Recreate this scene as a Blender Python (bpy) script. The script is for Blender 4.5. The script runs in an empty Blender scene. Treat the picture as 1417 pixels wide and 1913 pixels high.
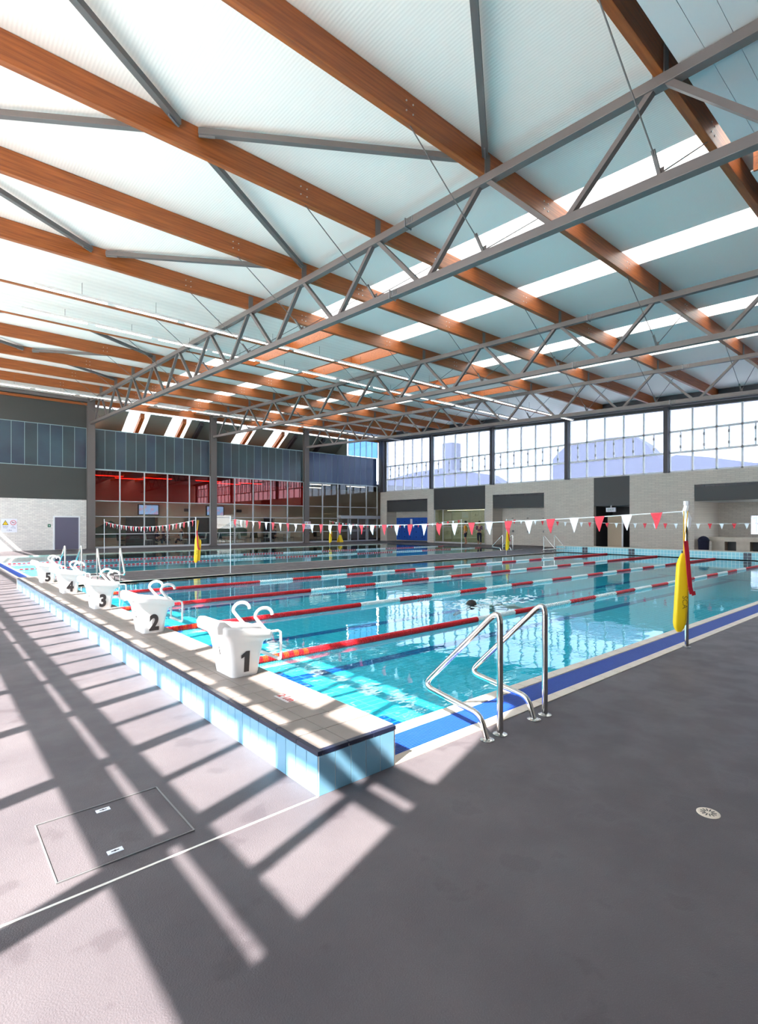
import bpy, bmesh, math, random
from math import sin, cos, pi, radians, sqrt
from mathutils import Vector, Matrix
random.seed(7)
S = bpy.context.scene
COL = S.collection
# ---------------------------------------------------------------- camera, sky, sun, exposure
F_PX = 982.72; CAM_Z = 1.6
cam = bpy.data.cameras.new('camera'); co = bpy.data.objects.new('camera', cam); COL.objects.link(co)
co.location = (0, 0, CAM_Z); co.rotation_euler = (pi/2, 0, -radians(40.975))
cam.sensor_fit = 'HORIZONTAL'; cam.sensor_width = 36; cam.lens = F_PX/1417*36
cam.shift_y = 21.5/1417; cam.clip_start = .05; cam.clip_end = 500
S.camera = co
SUN_E, SUN_A = 46.5, 18.0           # elevation and travel azimuth (from +X towards +Y)
w = bpy.data.worlds.new('sky'); S.world = w; w.use_nodes = True
nt = w.node_tree; nt.nodes.clear()
out = nt.nodes.new('ShaderNodeOutputWorld'); bg = nt.nodes.new('ShaderNodeBackground')
tc = nt.nodes.new('ShaderNodeTexCoord'); mp = nt.nodes.new('ShaderNodeMapping'); mp.inputs['Scale'].default_value = (1, 1, 3)
nz = nt.nodes.new('ShaderNodeTexNoise'); nz.inputs['Scale'].default_value = 3; nz.inputs['Detail'].default_value = 5
cr = nt.nodes.new('ShaderNodeValToRGB')
cr.color_ramp.elements[0].position = .42; cr.color_ramp.elements[0].color = (.72, .86, 1, 1)
cr.color_ramp.elements[1].position = .62; cr.color_ramp.elements[1].color = (1, 1, 1, 1)
nt.links.new(tc.outputs['Generated'], mp.inputs[0]); nt.links.new(mp.outputs[0], nz.inputs[0])
nt.links.new(nz.outputs[0], cr.inputs[0]); nt.links.new(cr.outputs[0], bg.inputs[0]); nt.links.new(bg.outputs[0], out.inputs[0])
bg.inputs[1].default_value = 4.2
sl = bpy.data.lights.new('sun', 'SUN'); sl.energy = 20; sl.angle = .0085; sl.color = (1, .955, .89)
so = bpy.data.objects.new('sun', sl); COL.objects.link(so)
_d = Vector((cos(radians(SUN_A))*cos(radians(SUN_E)), sin(radians(SUN_A))*cos(radians(SUN_E)), -sin(radians(SUN_E))))
so.rotation_euler = _d.to_track_quat('-Z', 'Y').to_euler(); so.location = (-20, -6, 25)
S.view_settings.view_transform = 'Standard'; S.view_settings.look = 'None'
S.view_settings.exposure = 1.06; S.view_settings.gamma = 1; S.view_settings.use_curve_mapping = False
S.cycles.max_bounces = 10; S.cycles.diffuse_bounces = 6; S.cycles.transparent_max_bounces = 16
S.cycles.sample_clamp_indirect = 8; S.cycles.use_denoising = True

# ---------------------------------------------------------------- materials
def lin(c):
    return tuple(((x/255)/12.92 if x/255 <= .04045 else ((x/255+.055)/1.055)**2.4) for x in c)+(1,)
def newmat(n):
    m = bpy.data.materials.new(n); m.use_nodes = True; t = m.node_tree
    return m, t, t.nodes['Principled BSDF'], t.nodes['Material Output']
def mat(n, col, rough=.5, metal=0, noise=None, bump=0, bscale=40, spec=.5, stretch=None, emit=None):
    m, t, b, o = newmat(n)
    c = lin(col) if max(col) > 1 else tuple(col)+(1,)
    b.inputs['Base Color'].default_value = c; b.inputs['Roughness'].default_value = rough
    b.inputs['Metallic'].default_value = metal; b.inputs['Specular IOR Level'].default_value = spec
    if emit:
        b.inputs['Emission Color'].default_value = c; b.inputs['Emission Strength'].default_value = emit
    if noise or bump:
        tc = t.nodes.new('ShaderNodeTexCoord'); mp = t.nodes.new('ShaderNodeMapping'); t.links.new(tc.outputs['Object'], mp.inputs[0])
        mp.inputs['Scale'].default_value = stretch or (1, 1, 1)
    if noise:      # (scale, colour2, lo, hi)
        n1 = t.nodes.new('ShaderNodeTexNoise'); n1.inputs['Scale'].default_value = noise[0]; n1.inputs['Detail'].default_value = 6
        r = t.nodes.new('ShaderNodeValToRGB'); r.color_ramp.elements[0].position = noise[2]; r.color_ramp.elements[1].position = noise[3]
        r.color_ramp.elements[0].color = c; r.color_ramp.elements[1].color = lin(noise[1])
        t.links.new(mp.outputs[0], n1.inputs[0]); t.links.new(n1.outputs[0], r.inputs[0]); t.links.new(r.outputs[0], b.inputs['Base Color'])
    if bump:
        n2 = t.nodes.new('ShaderNodeTexNoise'); n2.inputs['Scale'].default_value = bscale; n2.inputs['Detail'].default_value = 4
        bp = t.nodes.new('ShaderNodeBump'); bp.inputs['Strength'].default_value = bump; bp.inputs['Distance'].default_value = .02
        t.links.new(mp.outputs[0], n2.inputs[0]); t.links.new(n2.outputs[0], bp.inputs['Height']); t.links.new(bp.outputs[0], b.inputs['Normal'])
    return m
def ribbed(n, col, axis, pitch, strength=.5, rough=.5):
    m = mat(n, col, rough); t = m.node_tree; b = t.nodes['Principled BSDF']
    tc = t.nodes.new('ShaderNodeTexCoord'); wv = t.nodes.new('ShaderNodeTexWave'); wv.bands_direction = axis
    wv.inputs['Scale'].default_value = 2*pi/20/pitch; bp = t.nodes.new('ShaderNodeBump')
    bp.inputs['Strength'].default_value = strength; bp.inputs['Distance'].default_value = .02
    t.links.new(tc.outputs['Object'], wv.inputs[0]); t.links.new(wv.outputs['Fac'], bp.inputs['Height']); t.links.new(bp.outputs[0], b.inputs['Normal'])
    r = t.nodes.new('ShaderNodeValToRGB'); c = lin(col); r.color_ramp.elements[0].color = (c[0]*.95, c[1]*.95, c[2]*.95, 1); r.color_ramp.elements[1].color = c
    t.links.new(wv.outputs['Fac'], r.inputs[0]); t.links.new(r.outputs[0], b.inputs['Base Color'])
    return m
def bricks(n, c1, c2, cm, bw, bh, mortar, axes, rough=.5, bump=.3, offset=.5, var=0.0):
    """axes: which object axes run along the brick and up the course, e.g. 'YZ'"""
    m, t, b, o = newmat(n); b.inputs['Roughness'].default_value = rough
    tc = t.nodes.new('ShaderNodeTexCoord'); sp = t.nodes.new('ShaderNodeSeparateXYZ'); cb = t.nodes.new('ShaderNodeCombineXYZ')
    t.links.new(tc.outputs['Object'], sp.inputs[0]); t.links.new(sp.outputs[axes[0]], cb.inputs[0]); t.links.new(sp.outputs[axes[1]], cb.inputs[1])
    k = t.nodes.new('ShaderNodeTexBrick'); k.offset = offset
    k.inputs['Scale'].default_value = 1; k.inputs['Brick Width'].default_value = bw; k.inputs['Row Height'].default_value = bh
    k.inputs['Mortar Size'].default_value = mortar; k.inputs['Mortar Smooth'].default_value = .1
    k.inputs['Color1'].default_value = lin(c1); k.inputs['Color2'].default_value = lin(c2); k.inputs['Mortar'].default_value = lin(cm)
    t.links.new(cb.outputs[0], k.inputs['Vector']); t.links.new(k.outputs['Color'], b.inputs['Base Color'])
    bp = t.nodes.new('ShaderNodeBump'); bp.invert = True; bp.inputs['Strength'].default_value = bump; bp.inputs['Distance'].default_value = .01
    t.links.new(k.outputs['Fac'], bp.inputs['Height']); t.links.new(bp.outputs[0], b.inputs['Normal'])
    return m
def glass(n, tint, refl=(1, 1, 1), ior=1.5, rough=0.0, ripple=None, extra=0.0):
    """see-through sheet: tinted transparency under a Fresnel reflection"""
    m, t, b, o = newmat(n); t.nodes.remove(b)
    tr = t.nodes.new('ShaderNodeBsdfTransparent'); tr.inputs[0].default_value = tuple(tint)+(1,)
    gl = t.nodes.new('ShaderNodeBsdfGlossy'); gl.inputs['Roughness'].default_value = rough; gl.inputs['Color'].default_value = tuple(refl)+(1,)
    fr = t.nodes.new('ShaderNodeLayerWeight'); mx = t.nodes.new('ShaderNodeMixShader')
    pw = t.nodes.new('ShaderNodeMath'); pw.operation = 'POWER'; pw.inputs[1].default_value = 5; t.links.new(fr.outputs['Facing'], pw.inputs[0])
    f0 = ((ior-1)/(ior+1))**2; ma = t.nodes.new('ShaderNodeMath'); ma.operation = 'MULTIPLY_ADD'; ma.use_clamp = True
    ma.inputs[1].default_value = 1-f0; ma.inputs[2].default_value = f0; t.links.new(pw.outputs[0], ma.inputs[0])
    fac = ma.outputs[0]
    if extra:
        ad = t.nodes.new('ShaderNodeMath'); ad.operation = 'ADD'; ad.use_clamp = True; ad.inputs[1].default_value = extra
        t.links.new(ma.outputs[0], ad.inputs[0]); fac = ad.outputs[0]
    if ripple:
        tc = t.nodes.new('ShaderNodeTexCoord'); mp = t.nodes.new('ShaderNodeMapping'); mp.inputs['Scale'].default_value = ripple[2]
        n1 = t.nodes.new('ShaderNodeTexNoise'); n1.inputs['Scale'].default_value = ripple[0]; n1.inputs['Detail'].default_value = 3
        bp = t.nodes.new('ShaderNodeBump'); bp.inputs['Strength'].default_value = 1; bp.inputs['Distance'].default_value = ripple[1]
        t.links.new(tc.outputs['Object'], mp.inputs[0]); t.links.new(mp.outputs[0], n1.inputs[0]); t.links.new(n1.outputs[0], bp.inputs['Height'])
        t.links.new(bp.outputs[0], gl.inputs['Normal']); t.links.new(bp.outputs[0], fr.inputs['Normal'])
    t.links.new(fac, mx.inputs[0]); t.links.new(tr.outputs[0], mx.inputs[1]); t.links.new(gl.outputs[0], mx.inputs[2]); t.links.new(mx.outputs[0], o.inputs[0])
    return m
def frosted(n, transp, transl, f):
    m, t, b, o = newmat(n); t.nodes.remove(b)
    tr = t.nodes.new('ShaderNodeBsdfTransparent'); tr.inputs[0].default_value = tuple(transp)+(1,)
    tl = t.nodes.new('ShaderNodeBsdfTranslucent'); tl.inputs[0].default_value = tuple(transl)+(1,)
    mx = t.nodes.new('ShaderNodeMixShader'); mx.inputs[0].default_value = f
    t.links.new(tr.outputs[0], mx.inputs[1]); t.links.new(tl.outputs[0], mx.inputs[2]); t.links.new(mx.outputs[0], o.inputs[0])
    return m

M = {}
M['wood'] = mat('glulam timber', (170, 94, 42), .45, noise=(3, (128, 66, 28), .35, .7), stretch=(.35, 6, 9), bump=.08, bscale=20)
M['steel'] = mat('grey brown painted steel', (104, 96, 94), .42, bump=.02)
M['darksteel'] = mat('dark painted steel', (62, 60, 66), .45)
M['plate'] = mat('galvanised plate', (140, 140, 142), .45, .6)
M['bolt'] = mat('zinc bolt', (200, 200, 200), .35, .8)
M['chrome'] = mat('polished stainless tube', (205, 203, 200), .14, 1)
M['ceil'] = ribbed('ribbed white ceiling sheet', (243, 235, 229), 'X', .055, .06)
M['ceil2'] = ribbed('deep ribbed ceiling sheet', (226, 220, 214), 'Y', .3, .35, .35)
M['soffit'] = mat('flat ceiling panel', (214, 216, 218), .5)
M['white'] = mat('moulded white plastic', (224, 221, 219), .38, bump=.03, bscale=90)
M['whitepaint'] = mat('white powder coat', (225, 226, 230), .4)
M['black'] = mat('black numerals', (38, 34, 36), .5)
M['deck'] = None
M['brickwhite'] = bricks('white painted brick', (226, 221, 216), (208, 203, 200), (190, 186, 184), .24, .086, .008, 'XZ', .7)
M['brickgrey'] = bricks('warm grey brick', (214, 205, 194), (204, 195, 185), (184, 176, 168), .4, .1, .009, 'YZ', .6)
M['darkwall'] = mat('dark grey wall board', (64, 64, 62), .6)
M['charcoal'] = mat('charcoal panel', (70, 70, 72), .55)
M['alu'] = mat('silver aluminium mullion', (196, 196, 200), .4, .3)
M['tile_side'] = mat('pale blue glazed tile', (116, 162, 188), .12, noise=(2, (104, 152, 180), .3, .7))
M['tile_top'] = mat('taupe slip resistant tile', (134, 124, 118), .6, noise=(5, (118, 109, 104), .3, .8), bump=.1, bscale=120)
M['tile_edge'] = mat('cream edge tile', (214, 202, 186), .45, noise=(3, (196, 183, 168), .3, .8))
M['tile_navy'] = mat('navy bullnose tile', (26, 32, 54), .35)
M['grout'] = mat('pale grout', (222, 216, 208), .8)
M['grate'] = mat('blue plastic grating', (26, 74, 172), .5)
M['trough'] = mat('dark blue trough', (16, 28, 80), .6)
M['pooltile'] = bricks('turquoise pool tile', (112, 208, 218), (104, 202, 214), (196, 236, 240), .25, .125, .006, 'XY', .4, .05, 0)
M['poolwall'] = bricks('light blue wall tile', (140, 205, 218), (130, 196, 212), (215, 232, 236), .15, .15, .009, 'YZ', .3, .1, 0)
M['poolwallx'] = bricks('light blue side wall tile', (120, 200, 214), (112, 194, 210), (205, 232, 236), .25, .15, .009, 'XZ', .3, .1, 0)
M['lane'] = bricks('blue lane line tile', (16, 70, 140), (14, 64, 132), (120, 170, 205), .25, .125, .005, 'XY', .4, .05, 0)
M['water'] = glass('pool water', (.33, .86, .94), (.92, 1, 1), 1.33, 0.0, (2.4, .003, (1, 1.5, 1)))
M['splash'] = mat('white water splash', (225, 242, 246), .15)
M['red'] = mat('red plastic float', (206, 30, 40), .3)
M['orange'] = mat('orange red plastic float', (226, 66, 34), .3)
M['wfloat'] = mat('white plastic float', (226, 232, 232), .3)
M['flagred'] = mat('red pennant cloth', (226, 62, 76), .7)
M['flagwhite'] = mat('white pennant cloth', (240, 242, 246), .7)
M['rope'] = mat('white cord', (238, 238, 240), .7)
M['yellow'] = mat('yellow foam', (248, 206, 20), .5)
M['redweb'] = mat('crimson webbing', (176, 16, 42), .65)
M['yrope'] = mat('yellow cord', (240, 186, 30), .6)
M['glass'] = glass('clear glazing', (.92, .95, .94), ior=1.5)
M['skyglass'] = glass('clear glazing tinted as sky', (.20, .32, .48), ior=1.5)  # clear panes; the blue of the sky beyond is put into the tint
M['gglass'] = glass('greenish glazing', (.80, .86, .74), ior=1.5, extra=.05)
M['redglass'] = glass('red tinted glazing', (.85, .075, .045), (1, .6, .55), ior=1.6, extra=.06)
M['frost'] = frosted('frosted pane', (.72, .76, .84), (.16, .17, .2), .35)
M['sheer'] = glass('sunny side glazing', (.93, .93, .93), ior=1.45)
M['sky'] = frosted('translucent skylight sheet', (.9, .9, .9), (.5, .5, .49), 1.0)
M['lamp'] = mat('lit fluorescent tube', (255, 246, 236), .4, emit=2.2)
M['cafelamp'] = mat('lit cafe tube', (255, 240, 220), .4, emit=2.4)
M['lampbody'] = mat('lamp housing', (222, 218, 216), .4)
M['door'] = mat('slate violet door', (96, 92, 112), .5)
M['greensign'] = mat('green sign', (0, 96, 62), .5)
M['signwhite'] = mat('white sign board', (222, 224, 236), .45)
M['signyellow'] = mat('warning yellow', (246, 204, 20), .45)
M['signred'] = mat('prohibition red', (214, 40, 60), .45)
M['signblue'] = mat('sign lettering', (70, 76, 120), .5)
M['depthred'] = mat('depth mark red', (150, 36, 34), .6)
M['blueboard'] = mat('royal blue board', (30, 84, 176), .45)
M['navy'] = mat('navy cloth', (26, 30, 56), .8)
M['skin'] = mat('skin', (196, 142, 116), .55)
M['hair'] = mat('dark hair', (30, 24, 22), .7)
M['ycloth'] = mat('yellow shirt cloth', (240, 170, 30), .8)
M['plaid'] = mat('dark red check cloth', (92, 40, 60), .8, noise=(14, (150, 130, 150), .45, .6))
M['beige'] = mat('beige plaster', (196, 176, 152), .7)
M['grey'] = mat('mid grey plaster', (128, 126, 124), .7)
M['cafe_floor'] = mat('cafe floor vinyl', (120, 112, 104), .5)
M['screen'] = mat('lit screen', (150, 180, 225), .3, emit=.3, noise=(3, (230, 120, 130), .5, .6))
M['blackplastic'] = mat('black plastic', (26, 26, 34), .5)
M['chairwhite'] = mat('white chair shell', (226, 226, 216), .4)
M['leanto'] = mat('grey green lean-to lining', (120, 128, 122), .6)
M['plategrey'] = mat('pale grey tile', (190, 184, 184), .5)
M['shade'] = mat('green grey artwork', (88, 110, 96), .7)
M['outside'] = mat('pale paving outside', (196, 192, 186), .8)
M['hill'] = mat('pale blue outbuilding', (66, 70, 90), .95)
M['marker'] = mat('hand written marker', (150, 120, 20), .6)
_steps = 0
def glasspanel(n, c1, c2):
    return mat(n, c1, .18, noise=(.5, c2, .3, .7))
M['gp0'] = glasspanel('channel glass panel slate', (74, 92, 102), (62, 68, 84))
M['gp1'] = glasspanel('channel glass panel teal', (70, 88, 92), (64, 68, 76))
M['gp2'] = glasspanel('channel glass panel blue', (60, 82, 116), (64, 74, 106))
M['jointglass'] = mat('pale panel joint', (150, 176, 180), .4)

def deck_material():
    m, t, b, o = newmat('grey non slip pool deck')
    tc = t.nodes.new('ShaderNodeTexCoord')
    def noise(sc, det=6, st=None):
        n = t.nodes.new('ShaderNodeTexNoise'); n.inputs['Scale'].default_value = sc; n.inputs['Detail'].default_value = det
        t.links.new(tc.outputs['Object'], n.inputs[0]); return n
    def ramp(src, a, b_, ca, cb):
        r = t.nodes.new('ShaderNodeValToRGB'); r.color_ramp.elements[0].position = a; r.color_ramp.elements[1].position = b_
        r.color_ramp.elements[0].color = ca; r.color_ramp.elements[1].color = cb; t.links.new(src, r.inputs[0]); return r
    n1 = noise(1.3); r1 = ramp(n1.outputs[0], .35, .68, lin((77, 71, 75)), lin((88, 82, 85)))
    n2 = noise(3.4, 10); r2 = ramp(n2.outputs[0], .60, .64, (1, 1, 1, 1), (.84, .82, .83, 1))
    n4 = noise(260, 2); r4 = ramp(n4.outputs[0], .60, .74, (1, 1, 1, 1), (1.5, 1.5, 1.5, 1))
    def mul(a, b_):
        x = t.nodes.new('ShaderNodeMix'); x.data_type = 'RGBA'; x.blend_type = 'MULTIPLY'; x.inputs[0].default_value = 1
        t.links.new(a, x.inputs[6]); t.links.new(b_, x.inputs[7]); return x.outputs[2]
    c = mul(mul(r1.outputs[0], r2.outputs[0]), r4.outputs[0]); t.links.new(c, b.inputs['Base Color'])
    r3 = ramp(n2.outputs[0], .40, .68, (.60, .60, .60, 1), (.46, .46, .46, 1)); t.links.new(r3.outputs[0], b.inputs['Roughness'])
    n3 = noise(150, 3); bp = t.nodes.new('ShaderNodeBump'); bp.inputs['Strength'].default_value = .5; bp.inputs['Distance'].default_value = .004
    t.links.new(n3.outputs[0], bp.inputs['Height']); t.links.new(bp.outputs[0], b.inputs['Normal'])
    b.inputs['Specular IOR Level'].default_value = .4
    return m
M['deck'] = deck_material()

# ---------------------------------------------------------------- mesh helpers
class MB:
    def __init__(s): s.v = []; s.f = []
    def add(s, vs, fs):
        k = len(s.v); s.v += [tuple(p) for p in vs]; s.f += [tuple(i+k for i in f) for f in fs]; return s
    def box(s, x0, x1, y0, y1, z0, z1):
        return s.add([(x0,y0,z0),(x1,y0,z0),(x1,y1,z0),(x0,y1,z0),(x0,y0,z1),(x1,y0,z1),(x1,y1,z1),(x0,y1,z1)],
                     [(0,3,2,1),(4,5,6,7),(0,1,5,4),(1,2,6,5),(2,3,7,6),(3,0,4,7)])
    def hexa(s, p):   # 8 points, bottom ring then top ring
        return s.add(p, [(0,3,2,1),(4,5,6,7),(0,1,5,4),(1,2,6,5),(2,3,7,6),(3,0,4,7)])
    def bar(s, a, b, w, h=None, up=(0,0,1)):
        a = Vector(a); b = Vector(b); d = (b-a).normalized(); h = h or w; up = Vector(up)
        sd = d.cross(up)
        if sd.length < 1e-4: sd = d.cross(Vector((1,0,0)))
        sd.normalize(); u = sd.cross(d).normalized(); sd *= w/2; u *= h/2
        return s.hexa([a-sd-u, a+sd-u, b+sd-u, b-sd-u, a-sd+u, a+sd+u, b+sd+u, b-sd+u])
    def prism(s, pts, axis, lo, hi):   # pts in the plane of the other two axes
        n = len(pts); vs = []
        for q in (lo, hi):
            for (a, b) in pts:
                vs.append({'x': (q, a, b), 'y': (a, q, b), 'z': (a, b, q)}[axis])
        fs = [tuple(range(n-1, -1, -1)), tuple(range(n, 2*n))] + [(i, (i+1) % n, n+(i+1) % n, n+i) for i in range(n)]
        return s.add(vs, fs)
    def tube(s, pts, r, seg=8, caps=True):
        pts = [Vector(p) for p in pts]; n = len(pts); rings = []
        t0 = (pts[1]-pts[0]).normalized(); ref = Vector((0,0,1)) if abs(t0.z) < .9 else Vector((1,0,0))
        nrm = t0.cross(ref).normalized()
        for i, p in enumerate(pts):
            t = (pts[min(i+1, n-1)]-pts[max(i-1, 0)]).normalized()
            nrm = (nrm-t*nrm.dot(t)).normalized(); bn = t.cross(nrm)
            rr = r[i] if isinstance(r, (list, tuple)) else r
            rings.append([p+(nrm*cos(2*pi*k/seg)+bn*sin(2*pi*k/seg))*rr for k in range(seg)])
        vs = [q for rg in rings for q in rg]; fs = []
        for i in range(n-1):
            for k in range(seg):
                fs.append((i*seg+k, i*seg+(k+1) % seg, (i+1)*seg+(k+1) % seg, (i+1)*seg+k))
        if caps: fs += [tuple(range(seg-1, -1, -1)), tuple((n-1)*seg+k for k in range(seg))]
        return s.add(vs, fs)
    def lathe(s, prof, c, seg=16):   # prof [(r,z)]
        vs = []; n = len(prof)
        for r, z in prof:
            for k in range(seg): vs.append((c[0]+r*cos(2*pi*k/seg), c[1]+r*sin(2*pi*k/seg), c[2]+z))
        fs = [(i*seg+k, i*seg+(k+1) % seg, (i+1)*seg+(k+1) % seg, (i+1)*seg+k) for i in range(n-1) for k in range(seg)]
        fs += [tuple(range(seg-1, -1, -1)), tuple((n-1)*seg+k for k in range(seg))]
        return s.add(vs, fs)
    def cylx(s, x0, x1, y, z, r, seg=10):
        return s.tube([(x0,y,z),(x1,y,z)], r, seg)
    def build(s, name, m, parent=None, smooth=False, bevel=0, kind=None, label=None, cat=None, group=None):
        return link_mesh(name, s.v, s.f, m, parent, smooth, bevel, kind, label, cat, group)
def link_mesh(name, vs, fs, m, parent=None, smooth=False, bevel=0, kind=None, label=None, cat=None, group=None):
    if parent is not None: off = wloc(parent)
    else:
        xs = [p[0] for p in vs]; ys = [p[1] for p in vs]; zs = [p[2] for p in vs]
        off = Vector(((min(xs)+max(xs))/2, (min(ys)+max(ys))/2, min(zs)))
    me = bpy.data.meshes.new(name)
    me.from_pydata([(p[0]-off[0], p[1]-off[1], p[2]-off[2]) for p in vs], [], fs); me.update()
    me.materials.append(M[m] if isinstance(m, str) else m)
    o = bpy.data.objects.new(name, me); COL.objects.link(o)
    if parent is not None: o.parent = parent
    else: o.location = off
    if smooth:
        me.polygons.foreach_set('use_smooth', [True]*len(me.polygons))
        try: me.set_sharp_from_angle(angle=radians(40))
        except Exception: pass
    if bevel:
        md = o.modifiers.new('bevel', 'BEVEL'); md.width = bevel; md.segments = 2; md.limit_method = 'ANGLE'
    return tag(o, label, cat, group, kind)
def wloc(o):
    v = Vector((0, 0, 0))
    while o is not None: v += o.location; o = o.parent
    return v
def tag(o, label=None, cat=None, group=None, kind=None):
    if label: o['label'] = label
    if cat: o['category'] = cat
    if group: o['group'] = group
    if kind: o['kind'] = kind
    return o
def thing(name, label, cat, loc=(0,0,0), group=None, kind=None):
    o = bpy.data.objects.new(name, None); o.empty_display_size = .1; COL.objects.link(o); o.location = loc
    return tag(o, label, cat, group, kind)
def struct(name, loc=(0,0,0)):
    return thing(name, None, None, loc, kind='structure')
def dup(root, loc, rz=0, label=None, scale=None):
    def cp(o, par):
        c = o.copy(); COL.objects.link(c); c.parent = par
        for ch in list(o.children): cp(ch, c)
        return c
    kids = list(root.children); r = root.copy(); COL.objects.link(r)
    for k in kids: cp(k, r)
    r.location = loc; r.rotation_euler = (0, 0, rz)
    if label: r['label'] = label
    if scale: r.scale = scale
    return r
def copy_piece(o, parent, loc, name=None):
    c = o.copy(); COL.objects.link(c); c.parent = parent; c.location = loc; return c
def text(name, s, size, m, parent, loc, rot, sx=1, depth=.002, bold=0.0, align='CENTER'):
    cu = bpy.data.curves.new(name, 'FONT'); cu.body = s; cu.size = size; cu.extrude = depth; cu.offset = bold; cu.align_x = align
    tmp = bpy.data.objects.new('tmp', cu); COL.objects.link(tmp)
    dg = bpy.context.evaluated_depsgraph_get(); me = bpy.data.meshes.new_from_object(tmp.evaluated_get(dg)); me.name = name
    bpy.data.objects.remove(tmp)
    for v in me.vertices: v.co.x *= sx
    me.materials.clear(); me.materials.append(M[m]); o = bpy.data.objects.new(name, me); COL.objects.link(o)
    if parent is not None: o.parent = parent; o.location = Vector(loc)-wloc(parent)
    else: o.location = loc
    o.rotation_euler = rot; return o
def arc(c, r, a0, a1, n, plane='xz', y=0):
    pts = []
    for i in range(n+1):
        a = radians(a0+(a1-a0)*i/n)
        pts.append((c[0]+r*cos(a), y, c[1]+r*sin(a)))
    return pts
ORD = ['first', 'second', 'third', 'fourth', 'fifth', 'sixth', 'seventh', 'eighth', 'ninth', 'tenth', 'eleventh', 'twelfth', 'thirteenth', 'fourteenth', 'fifteenth', 'sixteenth']

# ---------------------------------------------------------------- layout constants (metres)
XW = 32.3      # window wall opposite
YW = 37.0      # cafe wall
XS = -2.6      # sunny glazed wall behind the camera
YN = -7.0      # near side wall
P1 = (2.37, 27.36, 3.07, 15.57)      # main pool water
P2 = (2.45, 28.0, 18.75, 31.2)       # second pool water
BEAM_Y = [3.05+3.137*k for k in range(-3, 11)]
zb = lambda y: 8.13+.0413*(y-6.2)    # underside of beams
zc = lambda y: zb(y)+.47             # ceiling

# ---------------------------------------------------------------- floor / pools
f = MB()
x0, x1, y0, y1 = XS, XW+10, YN, YW+9
def slab(a, b, c, d): f.box(a, b, c, d, -.3, 0)
gx0 = 2.1
slab(x0, x1, y0, 2.56)
slab(x0, 1.75, 2.56, 15.6); slab(28.0, x1, 2.56, 15.6)
slab(x0, x1, 15.6, P2[2]); slab(x0, gx0, P2[2], P2[3]); slab(P2[1], x1, P2[2], P2[3]); slab(x0, x1, P2[3], y1)
f.build('floor', 'deck', kind='structure')
pb = struct('pool_basin', (P1[0], P1[2], -.75))
MB().box(P1[0], P1[1], P1[2], P1[3], -.85, -.75).build('pool_bottom', 'pooltile', pb)
m = MB(); m.box(P1[0]-.1, P1[1]+.1, P1[2]-.1, P1[2], -.85, -.02); m.box(P1[0]-.1, P1[1]+.1, P1[3], P1[3]+.1, -.85, -.005)
m.build('side_wall', 'poolwallx', pb)
m = MB(); m.box(P1[0]-.1, P1[0], P1[2], P1[3], -.85, .0); m.box(P1[1], P1[1]+.1, P1[2], P1[3], -.85, 0)
m.build('end_wall', 'poolwall', pb)
for k in range(5):
    yc = 4.32+2.5*k; m = MB()
    m.box(P1[0]+1.9, P1[1]-1.9, yc-.125, yc+.125, -.752, -.742)
    m.box(P1[0]+1.65, P1[0]+1.9, yc-.5, yc+.5, -.752, -.742); m.box(P1[1]-1.9, P1[1]-1.65, yc-.5, yc+.5, -.752, -.742)
    m.build('lane_line', 'lane', pb)
W1 = MB(); W1.add([(P1[0], P1[2], -.03), (P1[1], P1[2], -.03), (P1[1], P1[3], -.03), (P1[0], P1[3], -.03)], [(0,1,2,3)])
W1.build('pool_water', 'water', kind='stuff', label='turquoise water of the main lane pool with red and white ropes', cat='water')
pb2 = struct('training_pool_basin', (P2[0], P2[2], -.75))
MB().box(P2[0], P2[1], P2[2], P2[3], -.85, -.75).build('pool_bottom', 'pooltile', pb2)
m = MB(); m.box(P2[0], P2[1], P2[2]-.1, P2[2], -.85, -.01); m.box(P2[0], P2[1], P2[3], P2[3]+.1, -.85, -.01); m.build('side_wall', 'poolwallx', pb2)
m = MB(); m.box(P2[0]-.1, P2[0], P2[2], P2[3], -.85, -.005); m.box(P2[1], P2[1]+.1, P2[2], P2[3], -.85, -.01); m.build('end_wall', 'poolwall', pb2)
for k in range(4):
    yc = P2[2]+1.6+3.1*k
    MB().box(P2[0]+1.9, P2[1]-1.9, yc-.12, yc+.12, -.752, -.742).build('lane_line', 'lane', pb2)
W2 = MB(); W2.add([(P2[0], P2[2], -.03), (P2[1], P2[2], -.03), (P2[1], P2[3], -.03), (P2[0], P2[3], -.03)], [(0,1,2,3)])
W2.build('pool_water', 'water', kind='stuff', label='water of the narrower far pool in front of the cafe windows', cat='water')

# wet-deck gutters: cream tile bands and blue grating
def gutter(root, lo, hi, a, b, axis):
    """grating between lo..hi across, a..b along; axis of the run 'x' or 'y'"""
    def bx(m, u0, u1, v0, v1, z0, z1):
        return m.box(u0, u1, v0, v1, z0, z1) if axis == 'x' else m.box(v0, v1, u0, u1, z0, z1)
    bx(MB(), a, b, lo, hi, -.12, -.06).build('trough', 'trough', root)
    m = MB(); n = int((hi-lo)/.019)
    for i in range(n):
        c = lo+(i+.5)*(hi-lo)/n; bx(m, a, b, c-.0062, c+.0062, -.03, 0)
    k = int((b-a)/.1)
    for i in range(k+1):
        c = a+(b-a)*i/k; bx(m, c-.004, c+.004, lo, hi, -.028, -.004)
    m.build('grating', 'grate', root, kind='stuff')
gt = struct('gutter', (P1[0], 2.6, -.12))
gutter(gt, 2.665, 2.94, P1[0]+.02, P1[1], 'x')
gt2 = struct('gutter', (gx0, P2[2], -.12))
gutter(gt2, gx0+.08, gx0+.29, P2[2]-.3, P2[3], 'y')
base = None; L = .3
tl = MB().box(0, L-.006, 0, .105, -.04, .0).v, None
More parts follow.
